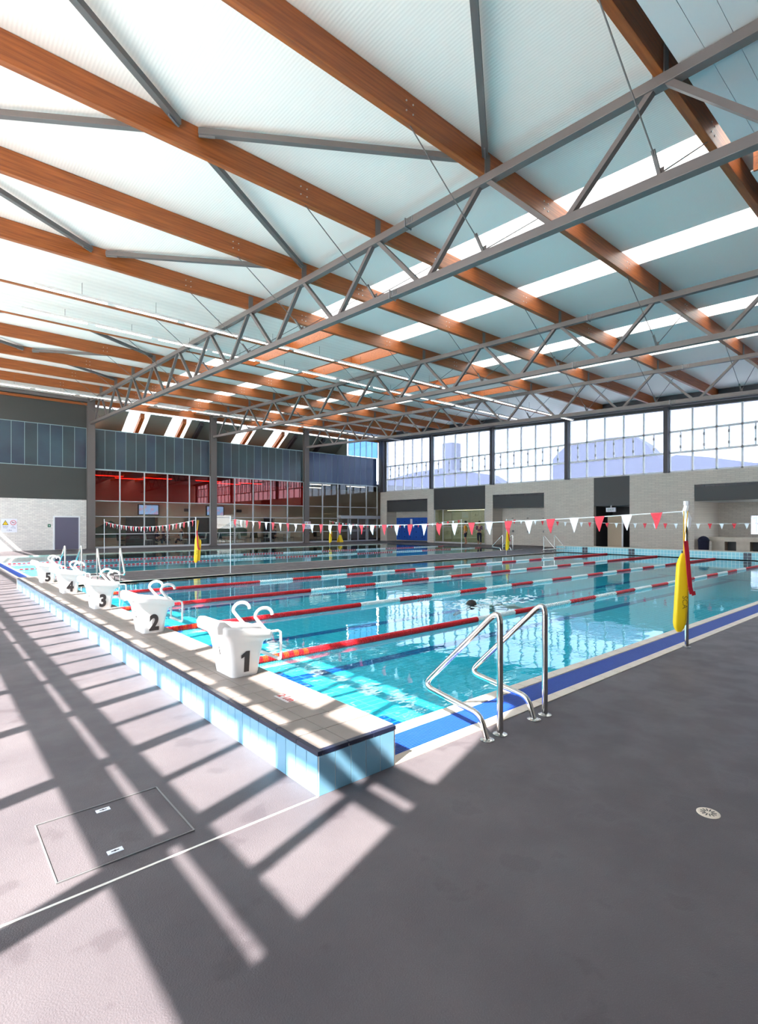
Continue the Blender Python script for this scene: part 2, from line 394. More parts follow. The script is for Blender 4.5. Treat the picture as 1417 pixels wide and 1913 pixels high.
def tile_run(root, name, m, x_start, x_end, step, size, yy, zz, gap=.006):
    src = None; x = x_start; n = 0
    while x < x_end-1e-6:
        wd = min(step, x_end-x)-gap
        if src is None or wd < step-gap-1e-4:
            o = MB().box(0, wd, 0, size[0], 0, size[1]); ob = link_mesh(name, [(p[0]+x+0, p[1]+yy, p[2]+zz) for p in o.v], o.f, m, root)
            me = ob.data; off = wloc(root)
            for v in me.vertices: v.co -= Vector((x-off.x, yy-off.y, zz-off.z))
            ob.location = Vector((x, yy, zz))-off
            if src is None: src = ob
        else:
            copy_piece(src, root, Vector((x, yy, zz))-wloc(root))
        x += step; n += 1
band = struct('trim_1', (P1[0], 2.56, -.04))
tile_run(band, 'edge_tile', 'tile_edge', P1[0]-.01, P1[1], .3, (.1, .045), 2.562, -.04)
tile_run(band, 'edge_tile', 'tile_edge', P1[0], P1[1], .3, (.115, .045), 2.945, -.04)
MB().box(P1[0], P1[1], 2.56, 2.665, -.12, -.004).build('grout_bed', 'grout', band); MB().box(P1[0], P1[1], 2.94, 3.065, -.12, -.004).build('grout_bed', 'grout', band)
MB().box(P1[0], P1[1], 15.57, 15.66, -.1, .004).build('far_edge_tile', 'tile_edge', band)
MB().box(gx0, P2[1], P2[2]-.08, P2[2], -.1, .004).build('far_edge_tile', 'tile_edge', band)
MB().box(P2[0], P2[1], P2[3], P2[3]+.1, -.1, .004).build('far_edge_tile', 'tile_edge', band)
m = MB(); m.box(gx0+.29, gx0+.36, P2[2], P2[3], -.1, .002); m.box(gx0, gx0+.07, P2[2]-.3, P2[3], -.1, .002); m.build('far_edge_tile', 'tile_edge', band)

# raised starting platform
PT = .26; BY0, BY1 = 2.56, 15.6; BX0, BX1 = 1.75, 2.37
pf = struct('starting_platform', (BX0, BY0, 0))
MB().box(BX0+.002, BX1-.005, BY0+.002, BY1, -.3, PT-.012).build('core', 'grout', pf)
def tiles_grid(root, name, m, gen, size):
    src = None
    for (x, y, z) in gen:
        if src is None:
            o = MB().box(0, size[0], 0, size[1], 0, size[2]); off = wloc(root)
            src = link_mesh(name, [(p[0]+off.x, p[1]+off.y, p[2]+off.z) for p in o.v], o.f, m, root); src.location = Vector((x, y, z))-off
            if min(size) > .008:
                pass
        else: copy_piece(src, root, Vector((x, y, z))-wloc(root))
tw = .12
tiles_grid(pf, 'side_tile', 'tile_side', [(BX0-.002, BY0+.003+tw*k, 0.001) for k in range(int((BY1-BY0)/tw))], (.012, tw-.006, PT-.028))
tiles_grid(pf, 'side_tile', 'tile_side', [(BX0+.008+tw*k, BY0-.002, 0.001) for k in range(5)], (tw-.006, .012, PT-.028))
tiles_grid(pf, 'top_tile', 'tile_top', [(BX0+.035+.2*i, BY0+.035+.24*k, PT-.012) for i in range(3) for k in range(54)], (.194, .234, .012))
tiles_grid(pf, 'bullnose_tile', 'tile_navy', [(BX0-.003, BY0-.003+.24*k, PT-.024) for k in range(54)], (.034, .236, .026))
tiles_grid(pf, 'bullnose_tile', 'tile_navy', [(BX0+.035+.197*k, BY0-.003, PT-.024) for k in range(3)], (.19, .034, .026))
dm = MB().box(2.06, 2.17, 3.42, 3.62, PT-.004, PT+.0015).build('depth_mark_plate', 'plategrey', pf)
text('depth_mark_numerals', '2·1m', .095, 'depthred', pf, (2.085, 3.52, PT+.002), (0, 0, -pi/2), 1.0, .0006, .003)
# far raised end
fe = struct('far_platform', (P1[1], P1[2], 0))
MB().box(P1[1], 28.0, 2.56, 16.05, -.3, .33).build('core', 'poolwall', fe)
MB().box(P1[1]-.02, 28.02, 2.55, 16.07, .33, .35).build('coping', 'tile_edge', fe)
for k in range(5):
    yc = 4.32+2.5*k
    for dy in (-.15, .01):
        for dz in (.03, .18): MB().box(P1[1]-.012, P1[1]+.01, yc+dy, yc+dy+.14, dz-.02, dz+.12).build('lane_end_tile', 'tile_navy', fe)

# floor line, hatch, drain
MB().box(XS+.1, BX0, 2.553, 2.567, -.001, .002).build('trim_2', 'grout', kind='structure')
h = thing('floor_hatch', 'grey deck access hatch with pale metal rim and two recessed lifting plates', 'hatch', (.76, 2.99, 0))
MB().box(.46, 1.06, 2.71, 3.28, -.01, .003).build('cover', 'deck', h)
m = MB()
for a, b in (((.45, 2.7), (1.07, 2.7)), ((1.07, 2.7), (1.07, 3.29)), ((1.07, 3.29), (.45, 3.29)), ((.45, 3.29), (.45, 2.7))):
    m.bar((a[0], a[1], .002), (b[0], b[1], .002), .006, .008)
m.build('rim', 'plate', h)
for (px, py) in ((.76, 3.22), (.71, 2.78)):
    pl = MB().box(px-.035, px+.035, py-.018, py+.018, .002, .006).build('lifting_plate', 'signwhite', h)
    m = MB(); m.box(px-.018, px+.018, py-.002, py+.002, .005, .0075); m.lathe([(.006, 0), (.006, .002)], (px, py, .0055), 8); m.build('key_slot', 'black', pl)
d = thing('floor_drain', 'round cream floor drain cover with radial slots in the grey deck', 'drain', (3.28, 1.0, 0))
MB().lathe([(.058, -.02), (.058, .002), (.054, .004), (.0, .004)], (3.28, 1.0, 0), 28).build('cover', 'tile_edge', d)
m = MB()
for k in range(12):
    a = 2*pi*k/12; c = Vector((3.28, 1.0, .0045)); dd = Vector((cos(a), sin(a), 0)); m.bar(c+dd*.016, c+dd*.04, .0055, .001)
m.build('slot', 'black', d)

# ---------------------------------------------------------------- roof
roof = struct('ceiling', (XS, YN, 8))
SKY = [(10.35, 11.42), (13.62, 14.62), (19.1, 20.08), (22.3, 23.35)]
def sheet(name, mt, xa, xb, ya, yb, zf, th=.1, par=roof):
    m = MB(); m.hexa([(xa, ya, zf(ya)), (xb, ya, zf(ya)), (xb, yb, zf(yb)), (xa, yb, zf(yb)), (xa, ya, zf(ya)+th), (xb, ya, zf(ya)+th), (xb, yb, zf(yb)+th), (xa, yb, zf(yb)+th)])
    return m.build(name, mt, par)
zd = lambda y: zb(y)+.03       # dropped bays
B = BEAM_Y
drop = [(YN, B[3]-.25, 'soffit'), (B[7], B[9], 'ceil2'), (B[13], YW+.3, 'ceil2')]
solid = []; x = XS-.3
for a, b in SKY: solid.append((x, a)); x = b
solid.append((x, XW+.6))
for a, b in solid: sheet('ceiling_sheet', 'ceil', a, b, YN, YW+.3, zc)
for (ya, yb, mt) in drop:
    for i, (a, b) in enumerate(solid):
        if mt == 'soffit':
            k = 0; y = yb
            while y > ya+.05:
                yy = max(ya, y-.33); sheet('ceiling_panel', mt, a, b, yy+.006, y, zd, .02); y -= .33
        else: sheet('ceiling_sheet', mt, a, b, ya+.03, yb-.03, zd, .03)
    for a, b in SKY:      # timber linings of the skylight wells
        for xx in (a-.02, b-.03):
            m = MB(); m.hexa([(xx, ya+.05, zd(ya)-.02), (xx+.05, ya+.05, zd(ya)-.02), (xx+.05, yb-.05, zd(yb)-.02), (xx, yb-.05, zd(yb)-.02), (xx, ya+.05, zc(ya)), (xx+.05, ya+.05, zc(ya)), (xx+.05, yb-.05, zc(yb)), (xx, yb-.05, zc(yb))])
            m.build('well_lining', 'wood', roof)
for k, (a, b) in enumerate(SKY):
    sk = struct('window_%d' % (40+k), ((a+b)/2, 15, zc(15)))
    ys_ = [YN]+B+[YW+.3]
    for i in range(len(ys_)-1):
        sheet('skylight_sheet', 'sky', a, b, ys_[i]+.0, ys_[i+1], lambda y: zc(y)+.06, .012, sk)
for i, y in enumerate(B):
    if i < 2: continue
    m = MB(); m.box(XS, XW-.35, y-.065, y+.065, zb(y), zb(y)+.46)
    rb = thing('roof_beam', '', 'beam', (15, y, zb(y)), 'orange brown timber roof beams')
    n = i-2
    rb['label'] = ('long orange brown timber roof beam, %s overhead counting away from the camera' % ORD[n]) if n >= 0 else 'orange brown timber roof beam above or behind the camera'
    m.build('timber', 'wood', rb, bevel=.006)
    bo = MB()
    for X in (8, 16, 24):
        for dx in (-2.1, -1.95, 1.95, 2.1):
            for dz in (.14, .3): bo.tube([(X+dx, y-.078, zb(y)+dz), (X+dx, y-.06, zb(y)+dz)], .014, 6)
    bo.build('bolt', 'bolt', rb, kind='stuff')

# trusses
def truss(X, label):
    t = thing('roof_truss', label, 'truss', (X, 15, 7), 'grey steel lattice trusses')
    ct = lambda y: zb(y)-.085; cb = lambda y: zb(y)-1.50
    yN = B[0]
    MB().bar((X, yN, ct(yN)), (X, YW, ct(YW)), .16, .16).build('top_chord', 'steel', t, bevel=.008)
    MB().bar((X, yN, cb(yN)), (X, YW-.1, cb(YW)), .16, .16).build('bottom_chord', 'steel', t, bevel=.008)
    for i, y in enumerate(B):
        ym = y+1.57
        if y > YW-1: break
        MB().bar((X, y+.06, ct(y)), (X, ym-.1, cb(ym)), .085, .1, (1,0,0)).build('web_member', 'steel', t)
        if i < len(B)-1: MB().bar((X, ym+.1, cb(ym)), (X, B[i+1]-.06, ct(B[i+1])), .085, .1, (1,0,0)).build('web_member', 'steel', t)
        # cleat that carries the beam
        m = MB(); m.box(X-.075, X+.075, y-.085, y-.066, zb(y)-.02, zb(y)+.40); m.box(X-.075, X+.075, y+.066, y+.085, zb(y)-.02, zb(y)+.40)
        m.build('cleat', 'steel', t)
        if i >= 2:
            m = MB(); zl = cb(y)+.1
            for sx in (-1, 1):
                m.tube([(X+sx*1.95, y, zb(y)), (X+sx*.05, y, zl+.06)], .011, 6)
            m.build('stay_rod', 'steel', t)
            m = MB(); m.bar((X-.26, y, zl+.24), (X-.02, y, zl-.02), .05, .04); m.box(X-.006, X+.006, y-.05, y+.05, zl-.04, zl+.1)
            m.build('rod_lug', 'steel', t)
    for (yy, fz) in ((8.25, ct), (8.75, cb), (24.2, ct), (24.6, cb), (-2.0, cb)):
        m = MB(); z = fz(yy)
        m.box(X-.1, X+.1, yy-.012, yy+.012, z-.1, z+.1); m.bar((X, yy-.25, z-.03+fz(yy-.25)-z), (X, yy-.01, z-.03), .1, .06)
        for k in range(4):
            for s2 in (-1, 1): m.tube([(X+s2*.085, yy-.05-.055*k, z-.05), (X+s2*.085, yy-.05-.055*k, z+.06)], .011, 6)
        m.build('splice_joint', 'plate', t)
    return t
truss(8, 'nearest grey steel roof truss crossing the picture from far left to top right')
truss(16, 'second grey steel roof truss, landing on the column right of the first red bay')
truss(24, 'farthest grey steel roof truss, nearest the high frosted windows')
# bracing under the ceiling
def brace(a, b, label):
    t = thing('roof_brace', label, 'brace', ((a[0]+b[0])/2, (a[1]+b[1])/2, min(a[2], b[2])), 'grey steel cross braces')
    MB().bar(a, b, .11, .11).build('tube', 'steel', t, bevel=.006)
    A, Bv = Vector(a), Vector(b); d = (Bv-A).normalized(); m = MB()
    m.bar(A, A+d*.28, .03, .17); m.tube([A+d*.2-Vector((0,0,.08)), A+d*.2+Vector((0,0,.08))], .02, 6); m.build('end_plate', 'plate', t)
    MB().bar(Bv-d*.28, Bv, .03, .17).build('end_plate', 'plate', t)
nodes = [B[2+1], B[2+3], B[2+5], B[2+7], B[2+9]]
nodes = [B[4-0], B[6], B[8], B[10], B[12]]
words = ['near', 'second', 'middle', 'fourth', 'far']
prev = B[2]
allb = [B[2]]+nodes
for i in range(len(allb)-1):
    ya, yb = allb[i], allb[i+1]; ym = (ya+yb)/2; zz = lambda y: zb(y)+.33
    xm = 3.55
    for (xe, ye, s_) in ((7.9, ya+.1, 'right end nearer the camera'), (7.9, yb-.1, 'right end farther from the camera'), (-.7, ya+.1, 'left end nearer the camera'), (-.7, yb-.1, 'left end farther from the camera')):
        dy = .12 if ye > ym else -.12
        brace((xm+(.18 if xe > xm else -.18), ym+dy, zz(ym)), (xe, ye, zz(ye)), 'grey roof brace, %s cross from the camera, %s' % (ORD[i], s_))
m = MB(); m.hexa([(XW-.42, YN, zb(YN)-.12), (XW-.1, YN, zb(YN)-.12), (XW-.1, YW, zb(YW)-.12), (XW-.42, YW, zb(YW)-.12), (XW-.42, YN, zc(YN)), (XW-.1, YN, zc(YN)), (XW-.1, YW, zc(YW)), (XW-.42, YW, zc(YW))])
m.build('eaves_beam', 'darksteel', kind='structure')

# ceiling lamp rows
def lamprow(y, z, xs, xe, label):
    t = thing('linear_lamp', label, 'light', ((xs+xe)/2, y, z), 'rows of strip lights')
    MB().box(xs, xe, y-.045, y+.045, z, z+.07).build('housing', 'lampbody', t)
    x = xs+.05
    while x+1.82 < xe:
        MB().box(x, x+1.82, y-.035, y+.035, z-.03, z+.002).build('tube', 'lamp', t); x += 2.09
    x = xs+1.2
    while x < xe: MB().tube([(x, y, z+.06), (x, y, zb(y)+.05)], .006, 5).build('hanger', 'steel', t); x += 2.09
    return t
lamprow(17.27, 8.2, 2.32, 31.5, 'nearer long row of strip lights hung under the ribbed ceiling')
lamprow(20.05, 8.42, 2.38, 29.5, 'second long row of strip lights, just beyond the nearer row')
lamprow(32.9, 8.72, 0.3, 31.0, 'farthest row of strip lights along the cafe wall')

# ---------------------------------------------------------------- cafe wall (left side of picture)
for X in (0, 8, 16, 24):
    c = thing('steel_column', {0: 'steel column left of the picture edge', 8: 'tall grey column between the white brick and the first red window bay', 16: 'tall grey column between the two red window bays', 24: 'tall grey column with the warning sign beside the clear entrance bay'}[X], 'column', (X, YW-.15, 0))
    m = MB(); m.box(X-.22, X+.22, YW-.3, YW-.27, 0, zb(YW)+.2); m.box(X-.22, X+.22, YW-.03, YW, 0, zb(YW)+.2); m.box(X-.05, X+.05, YW-.27, YW-.03, 0, zb(YW)+.2)
    m.build('shaft', 'steel', c); MB().box(X-.28, X+.28, YW-.36, YW-.001, -.01, .04).build('base_plate', 'steel', c)
wl = struct('wall_left', (15, YW, 0))
MB().box(XS, 7.8, YW, YW+.25, 0, 3.08).build('white_brick', 'brickwhite', wl)
MB().box(XS, 7.8, YW-.02, YW+.25, 3.08, 5.05).build('dark_panel', 'darkwall', wl)
MB().box(XS, 7.8, YW-.02, YW+.25, 7.6, 9.9).build('dark_panel', 'darkwall', wl)
MB().box(XS, 7.8, YW-.12, YW-.02, 9.0, 9.14).build('timber_fascia', 'wood', wl); MB().box(XS, 7.8, YW-.2, YW-.02, 9.2, 9.4).build('steel_fascia', 'steel', wl)
MB().box(XS, 7.8, YW+.1, YW+.25, 5.05, 7.6).build('panel_backing', 'charcoal', wl)
MB().box(8, 31.9, YW+.1, YW+.25, 5.05, 7.6).build('panel_backing', 'charcoal', wl)
def panels(xa, xb, n, mats, top=7.6):
    w_ = (xb-xa)/n
    for k in range(n):
        MB().box(xa+w_*k+.012, xa+w_*(k+1)-.012, YW+.02, YW+.06, 5.1, top-.03).build('glass_panel', mats[k % len(mats)], wl)
    m = MB()
    for k in range(n+1): m.box(xa+w_*k-.012, xa+w_*k+.012, YW+.025, YW+.07, 5.06, top)
    m.box(xa, xb, YW, YW+.07, 5.03, 5.09); m.box(xa, xb, YW, YW+.07, top-.03, top+.02)
    m.build('panel_frame', 'jointglass', wl)
panels(XS, 7.78, 16, ['gp0', 'gp0', 'gp1']); panels(8.22, 15.78, 12, ['gp1', 'gp1', 'gp0']); panels(16.22, 23.78, 12, ['gp1', 'gp0', 'gp1', 'gp1']); panels(24.22, 31.85, 12, ['gp2'])
# lean-to roof strip seen above the panels
lt = struct('ceiling', (20, YW+1, 7.6))
zl = lambda y: 9.15-.62*(y-YW)
def lean(a, b, mt, nm, dz=0): sheet(nm, mt, a, b, YW+.25, YW+2.5, lambda y: zl(y)+dz, .05, lt)
edges = [7.8]
for bx in (8, 16):
    for c in (2.35, 5.2):
        edges += [bx+c, bx+c+.75, bx+c+1.0, bx+c+1.4]
cur = 7.8
for i in range(1, len(edges), 4):
    a, b, c, d_ = edges[i:i+4]
    lean(cur, a, 'leanto', 'ceiling_panel'); lean(a, b, 'sky', 'skylight_sheet'); lean(b, c, 'leanto', 'ceiling_panel'); lean(c, d_, 'sky', 'skylight_sheet'); cur = d_
    m = MB(); m.hexa([(b, YW+.25, zl(YW+.25)-.3), (c, YW+.25, zl(YW+.25)-.3), (c, YW+2.5, zl(YW+2.5)-.3), (b, YW+2.5, zl(YW+2.5)-.3), (b, YW+.25, zl(YW+.25)), (c, YW+.25, zl(YW+.25)), (c, YW+2.5, zl(YW+2.5)), (b, YW+2.5, zl(YW+2.5))])
    m.build('rafter', 'wood', lt)
lean(cur, 28.5, 'leanto', 'ceiling_panel')
for X in (15.2, 23.2, 26.0):
    m = MB(); m.hexa([(X, YW+.3, zl(YW+.25)-.3), (X+.25, YW+.3, zl(YW+.25)-.3), (X+.25, YW+2.5, zl(YW+2.5)-.3), (X, YW+2.5, zl(YW+2.5)-.3), (X, YW+.3, zl(YW+.25)), (X+.25, YW+.3, zl(YW+.25)), (X+.25, YW+2.5, zl(YW+2.5)), (X, YW+2.5, zl(YW+2.5))])
    m.build('rafter', 'darksteel', lt)
MB().box(7.8, 28.5, YW+2.4, YW+2.6, 7.3, 7.95).build('wall_plate', 'wood', lt)
MB().box(7.8, 28.5, YW+.25, YW+2.6, 7.5, 7.58).build('ledge', 'wood', lt)
MB().box(28.5, 28.6, YW+.25, YW+2.6, 7.5, 9.2).build('end_gable', 'leanto', lt)
hw = struct('window_30', (30, YW, 7.6))
for k in range(5):
    MB().box(28.6+.68*k+.02, 28.6+.68*(k+1)-.02, YW+.05, YW+.07, 7.65, 9.25).build('pane', 'skyglass', hw)
m = MB()
for k in range(6): m.box(28.6+.68*k-.02, 28.6+.68*k+.02, YW+.03, YW+.09, 7.6, 9.3)
m.build('mullion', 'alu', hw)
MB().box(7.8, 32.6, YW-.02, YW+.2, 9.12, 9.9).build('fascia', 'wood', wl)

# cafe glazing
RAILS = [.1, .92, 2.05, 3.05, 5.02]
def glazing(n, xa, xb, cols, red, skip_low=()):
    g = struct('window_%d' % n, ((xa+xb)/2, YW, 0))
    ws = [xa]+[xa+(xb-xa)*c for c in cols]+[xb]
    m = MB()
    for x in ws: m.box(x-.035, x+.035, YW-.06, YW+.06, .1, 5.04)
    m.build('mullion', 'alu', g)
    m = MB()
    for z in RAILS: m.box(xa, xb, YW-.04, YW+.05, z-.025, z+.025)
    m.box(xa, xb, YW-.05, YW+.08, 0, .1); m.build('rail', 'alu', g)
    for k in range(len(ws)-1):
        for r in range(4):
            if r < 2 and k in skip_low: continue
            mt = 'redglass' if (r == 3 and red) else 'glass'
            MB().box(ws[k]+.035, ws[k+1]-.035, YW-.006, YW+.006, RAILS[r]+.025, RAILS[r+1]-.025).build('pane', mt, g)
    return g
glazing(20, 8.2, 15.82, [.2, .4, .6, .8], True)
glazing(21, 16.2, 23.82, [.2, .4, .6, .8], True)
glazing(22, 24.2, 31.9, [.2, .41, .59, .83], False, (2, 3, 4))
# entrance doors under the clear bay
e = struct('door_3', (29.5, YW, 0))
MB().box(27.35, 31.9, YW-.45, YW+.1, 2.03, 2.3).build('header', 'alu', e)
for k in range(4):
    xa = 27.4+1.12*k; m = MB()
    m.box(xa, xa+.07, YW-.03, YW+.03, 0, 2.03); m.box(xa+1.05, xa+1.12, YW-.03, YW+.03, 0, 2.03); m.box(xa, xa+1.12, YW-.03, YW+.03, 0, .12); m.box(xa, xa+1.12, YW-.03, YW+.03, 1.0, 1.06)
    m.build('door_frame', 'alu', e); MB().box(xa+.07, xa+1.05, YW-.005, YW+.005, .12, 2.0).build('pane', 'glass', e)
# door in white brick
d1 = struct('door_1', (6.7, YW, 0))
m = MB(); m.box(5.98, 6.06, YW-.05, YW+.02, 0, 2.06); m.box(7.34, 7.42, YW-.05, YW+.02, 0, 2.06); m.box(6.06, 7.34, YW-.05, YW+.02, 1.98, 2.06); m.build('door_frame', 'whitepaint', d1)
MB().box(6.06, 7.34, YW-.03, YW+.01, .02, 1.98).build('door_leaf', 'door', d1)
m = MB(); m.tube([(7.24, YW-.07, 1.0), (7.12, YW-.07, 1.0)], .012, 8); m.tube([(7.24, YW-.03, 1.0), (7.24, YW-.07, 1.0)], .012, 8); m.build('door_handle', 'chrome', d1)
gs = thing('exit_button_sign', 'small square green sign with a white star left of the violet door', 'sign', (5.78, YW, 1.4))
MB().box(5.7, 5.86, YW-.02, YW, 1.38, 1.56).build('board', 'greensign', gs)
m = MB(); m.prism([(5.78+.045*cos(k*pi/4)*(1 if k % 2 == 0 else .45), 1.47+.045*sin(k*pi/4)*(1 if k % 2 == 0 else .45)) for k in range(8)], 'y', YW-.024, YW-.02); m.build('star', 'signwhite', gs)

def warnsign(loc, rz, label, s=1.0, lines=True):
    """board faces -Y before rotation"""
    t = thing('warning_sign', label, 'sign', (0, 0, 0), 'shallow water warning signs')
    MB().box(-.38*s, .38*s, -.012, 0, 0, .78*s).build('board', 'signwhite', t)
    tri = [(-.33, .42), (-.03, .42), (-.18, .70)]
    MB().prism([(a*s, b*s) for a, b in tri], 'y', -.016, -.012).build('triangle_border', 'black', t)
    tri = [(-.295, .44), (-.065, .44), (-.18, .65)]
    MB().prism([(a*s, b*s) for a, b in tri], 'y', -.019, -.016).build('warning_triangle', 'signyellow', t)
    m = MB(); m.tube([(.19*s+.13*s*cos(a), -.016, .56*s+.13*s*sin(a)) for a in [2*pi*k/20 for k in range(21)]], .013*s, 5)
    m.bar((.19*s-.09*s, -.016, .56*s+.09*s), (.19*s+.09*s, -.016, .56*s-.09*s), .022*s, .01); m.build('prohibition_ring', 'signred', t)
    m = MB(); m.box(.13*s, .26*s, -.014, -.012, .55*s, .575*s); m.lathe([(.0, -.02*s), (.02*s, 0), (0, .02*s)], (.14*s, -.013, .61*s), 8)
    m.box(-.19*s, -.17*s, -.021, -.019, .5*s, .58*s); m.build('pictogram', 'black', t)
    for (sx, sz, tx, sz2) in ((-.18, .32, 'Shallow', .085), (-.18, .235, 'Water', .085), (.19, .32, 'No', .085), (.19, .235, 'Diving', .085), (0, .08, '1.2m', .13)):
        text('lettering', tx, sz2*s, 'signblue', t, (sx*s, -.0125, sz*s), (pi/2, 0, 0), 1, .001)
    t.location = loc; t.rotation_euler = (0, 0, rz); return t
warnsign((3.79, YW-.001, 1.09), 0, 'white warning sign on the white painted brick wall at far left')
warnsign((24.05, YW-.31, 1.15), 0, 'white warning sign on the grey steel column beside the clear entrance bay', .8)
warnsign((XW-.001, 24.55, 1.15), -pi/2, 'white warning sign on the brick pier beside the man in dark clothes', .8)

# cafe interior
cf = struct('wall_cafe', (18, YW+7, 0))
MB().box(6, 42, YW+6.8, YW+7, 0, 5.2).build('back_wall', 'beige', cf)
MB().box(41.8, 42, YW+.3, YW+7, 0, 5.2).build('side_wall', 'grey', cf)
MB().box(XW+.3, 42, YW+.1, YW+.3, 0, 5.2).build('side_wall', 'grey', cf)
MB().box(7.8, 7.95, YW+.25, YW+7, 0, 5.2).build('side_wall', 'grey', cf); 
MB().box(8, 24, YW+2.6, YW+2.75, 2.1, 3.1).build('bulkhead', 'beige', cf)
MB().box(8, 42, YW+.3, YW+7, 5.1, 5.25).build('cafe_ceiling', 'darkwall', cf)
for (a, b, mt) in ((8, 10.4, 'beige'), (10.9, 12.9, 'charcoal'), (13.1, 15.0, 'beige'), (15.3, 17.2, 'charcoal'), (17.4, 21.5, 'beige'), (21.8, 22.6, 'charcoal'), (22.8, 26, 'beige')):
    MB().box(a, b, YW+2.9, YW+3.0, 0, 2.2).build('wall_panel', mt, cf)
art = thing('wall_mural', 'green and grey house shaped mural on the cafe back wall, left bay', 'mural', (9.7, YW+2.88, .6))
MB().prism([(8.6, .6), (10.9, .6), (10.9, 1.1), (9.9, 1.8), (8.6, 1.1)], 'y', YW+2.85, YW+2.89).build('panel', 'shade', art)
art = thing('wall_mural', 'green and grey house shaped mural seen left in the second red bay', 'mural', (18.6, YW+2.88, .6))
MB().prism([(17.7, .6), (20.2, .6), (20.2, 1.1), (18.9, 1.8), (17.7, 1.1)], 'y', YW+2.85, YW+2.89).build('panel', 'shade', art)
for (x, lb) in ((12.3, 'wall television behind the second pane of the first red bay'), (17.3, 'wall television at the left edge of the second red bay')):
    t = thing('television', 'lit '+lb, 'television', (x, YW+2.5, 2.25))
    MB().box(x-.72, x+.72, YW+2.46, YW+2.56, 2.2, 2.98).build('bezel', 'blackplastic', t); MB().box(x-.66, x+.66, YW+2.45, YW+2.462, 2.26, 2.92).build('screen', 'screen', t)
for (x, lb) in ((15.1, 'small black speaker box on the cafe bulkhead in the first red bay'), (19.3, 'small black speaker box on the cafe bulkhead in the second red bay')):
    t = thing('wall_speaker', lb, 'speaker', (x, YW+2.5, 2.5)); MB().box(x-.2, x+.2, YW+2.4, YW+2.59, 2.5, 2.72).build('cabinet', 'blackplastic', t)
for k, (x, dy) in enumerate(((10, 4.2), (13.5, 4.2), (17.5, 4.2), (21.2, 4.2), (26.5, 1.4), (30.5, 1.4), (12, 5.8), (20, 5.8), (28, 5), (36, 3))):
    t = thing('cafe_ceiling_light', 'strip light on the dark cafe ceiling, %s row, %s from the left' % (('front', ORD[k]) if k < 6 else ('rear', ORD[k-6])), 'light', (x, YW+dy, 5.0), 'cafe ceiling strip lights')
    MB().box(x-1.1, x+1.1, YW+dy-.08, YW+dy+.08, 5.03, 5.1).build('housing', 'lampbody', t); MB().box(x-1.05, x+1.05, YW+dy-.06, YW+dy+.06, 5.0, 5.03).build('tube', 'cafelamp', t)
# chairs
def chair_src(mt):
    t = thing('cafe_chair', 'x', 'chair', (0,0,0), 'cafe chairs behind the glass')
    MB().prism([(-.21, .44), (.2, .44), (.21, .47), (-.19, .47)], 'y', -.21, .21).build('seat', mt, t)
    MB().prism([(-.21, .46), (-.19, .48), (-.245, .88), (-.27, .88)], 'y', -.2, .2).build('backrest', mt, t)
    for sx in (-1, 1):
        for sy in (-1, 1): MB().tube([(.17*sx, .18*sy, .44), (.21*sx, .2*sy, 0)], .012, 6).build('leg', 'plate', t)
    return t
cw = chair_src('chairwhite'); cb_ = chair_src('blackplastic'); cw.location = (11.9, YW+1.2, 0); cw['label'] = 'white cafe chair alone behind the second pane of the first red bay'
cb_.location = (10.2, YW+1.5, 0); cb_['label'] = 'black cafe chair behind the first pane of the first red bay'
spots = [(14.3, 1.0, 0, 0, 'behind the fourth pane of the first red bay'), (15.5, 1.1, 0, 0, 'behind the last pane of the first red bay'), (12.95, .65, 1, .2, 'left of the seated people in the first red bay'),
 (15.1, 2.1, 1, 3, 'right of the seated people in the first red bay'), (15.9, 1.5, 0, 3, 'behind the column side of the first red bay'),
 (16.7, 1.0, 0, 2.6, 'at the left edge of the second red bay'), (17.3, 1.3, 1, .4, 'behind the first pane of the second red bay'), (18.1, 1.0, 0, 2.8, 'left in the second pane of the second red bay'),
 (18.9, 1.2, 0, .1, 'right in the second pane of the second red bay'), (19.6, 1.5, 1, 2.9, 'left in the third pane of the second red bay'), (20.3, 1.2, 1, .3, 'right in the third pane of the second red bay'),
 (21.0, 1.0, 0, 3.0, 'left in the fourth pane of the second red bay'), (21.9, 1.3, 1, .2, 'right in the fourth pane of the second red bay'), (22.9, 1.1, 0, 3.1, 'left in the last pane of the second red bay'),
 (23.5, 1.5, 1, .1, 'right in the last pane of the second red bay'), (25.0, 1.4, 1, 3.0, 'behind the first pane of the clear bay'), (26.2, 1.5, 1, .2, 'behind the second pane of the clear bay')]
for x, dy, k, rz, lb in spots:
    dup(cb_ if k else cw, (x, YW+dy, 0), rz, ('black' if k else 'white')+' cafe chair '+lb)
def table(x, dy, lb):
    t = thing('cafe_table', lb, 'table', (x, YW+dy, 0), 'cafe tables behind the glass')
    MB().lathe([(.4, .72), (.4, .75)], (x, YW+dy, 0), 20).build('table_top', 'chairwhite', t); MB().lathe([(.22, 0), (.22, .02), (.03, .04), (.03, .72)], (x, YW+dy, 0), 12).build('pedestal', 'plate', t)
table(13.5, 1.75, 'round cafe table with people seated at it in the first red bay'); table(18.5, 1.9, 'round cafe table behind the second pane of the second red bay')
table(21.4, 2.0, 'round cafe table behind the fourth pane of the second red bay'); table(23.3, 2.2, 'round cafe table at the right end of the second red bay')

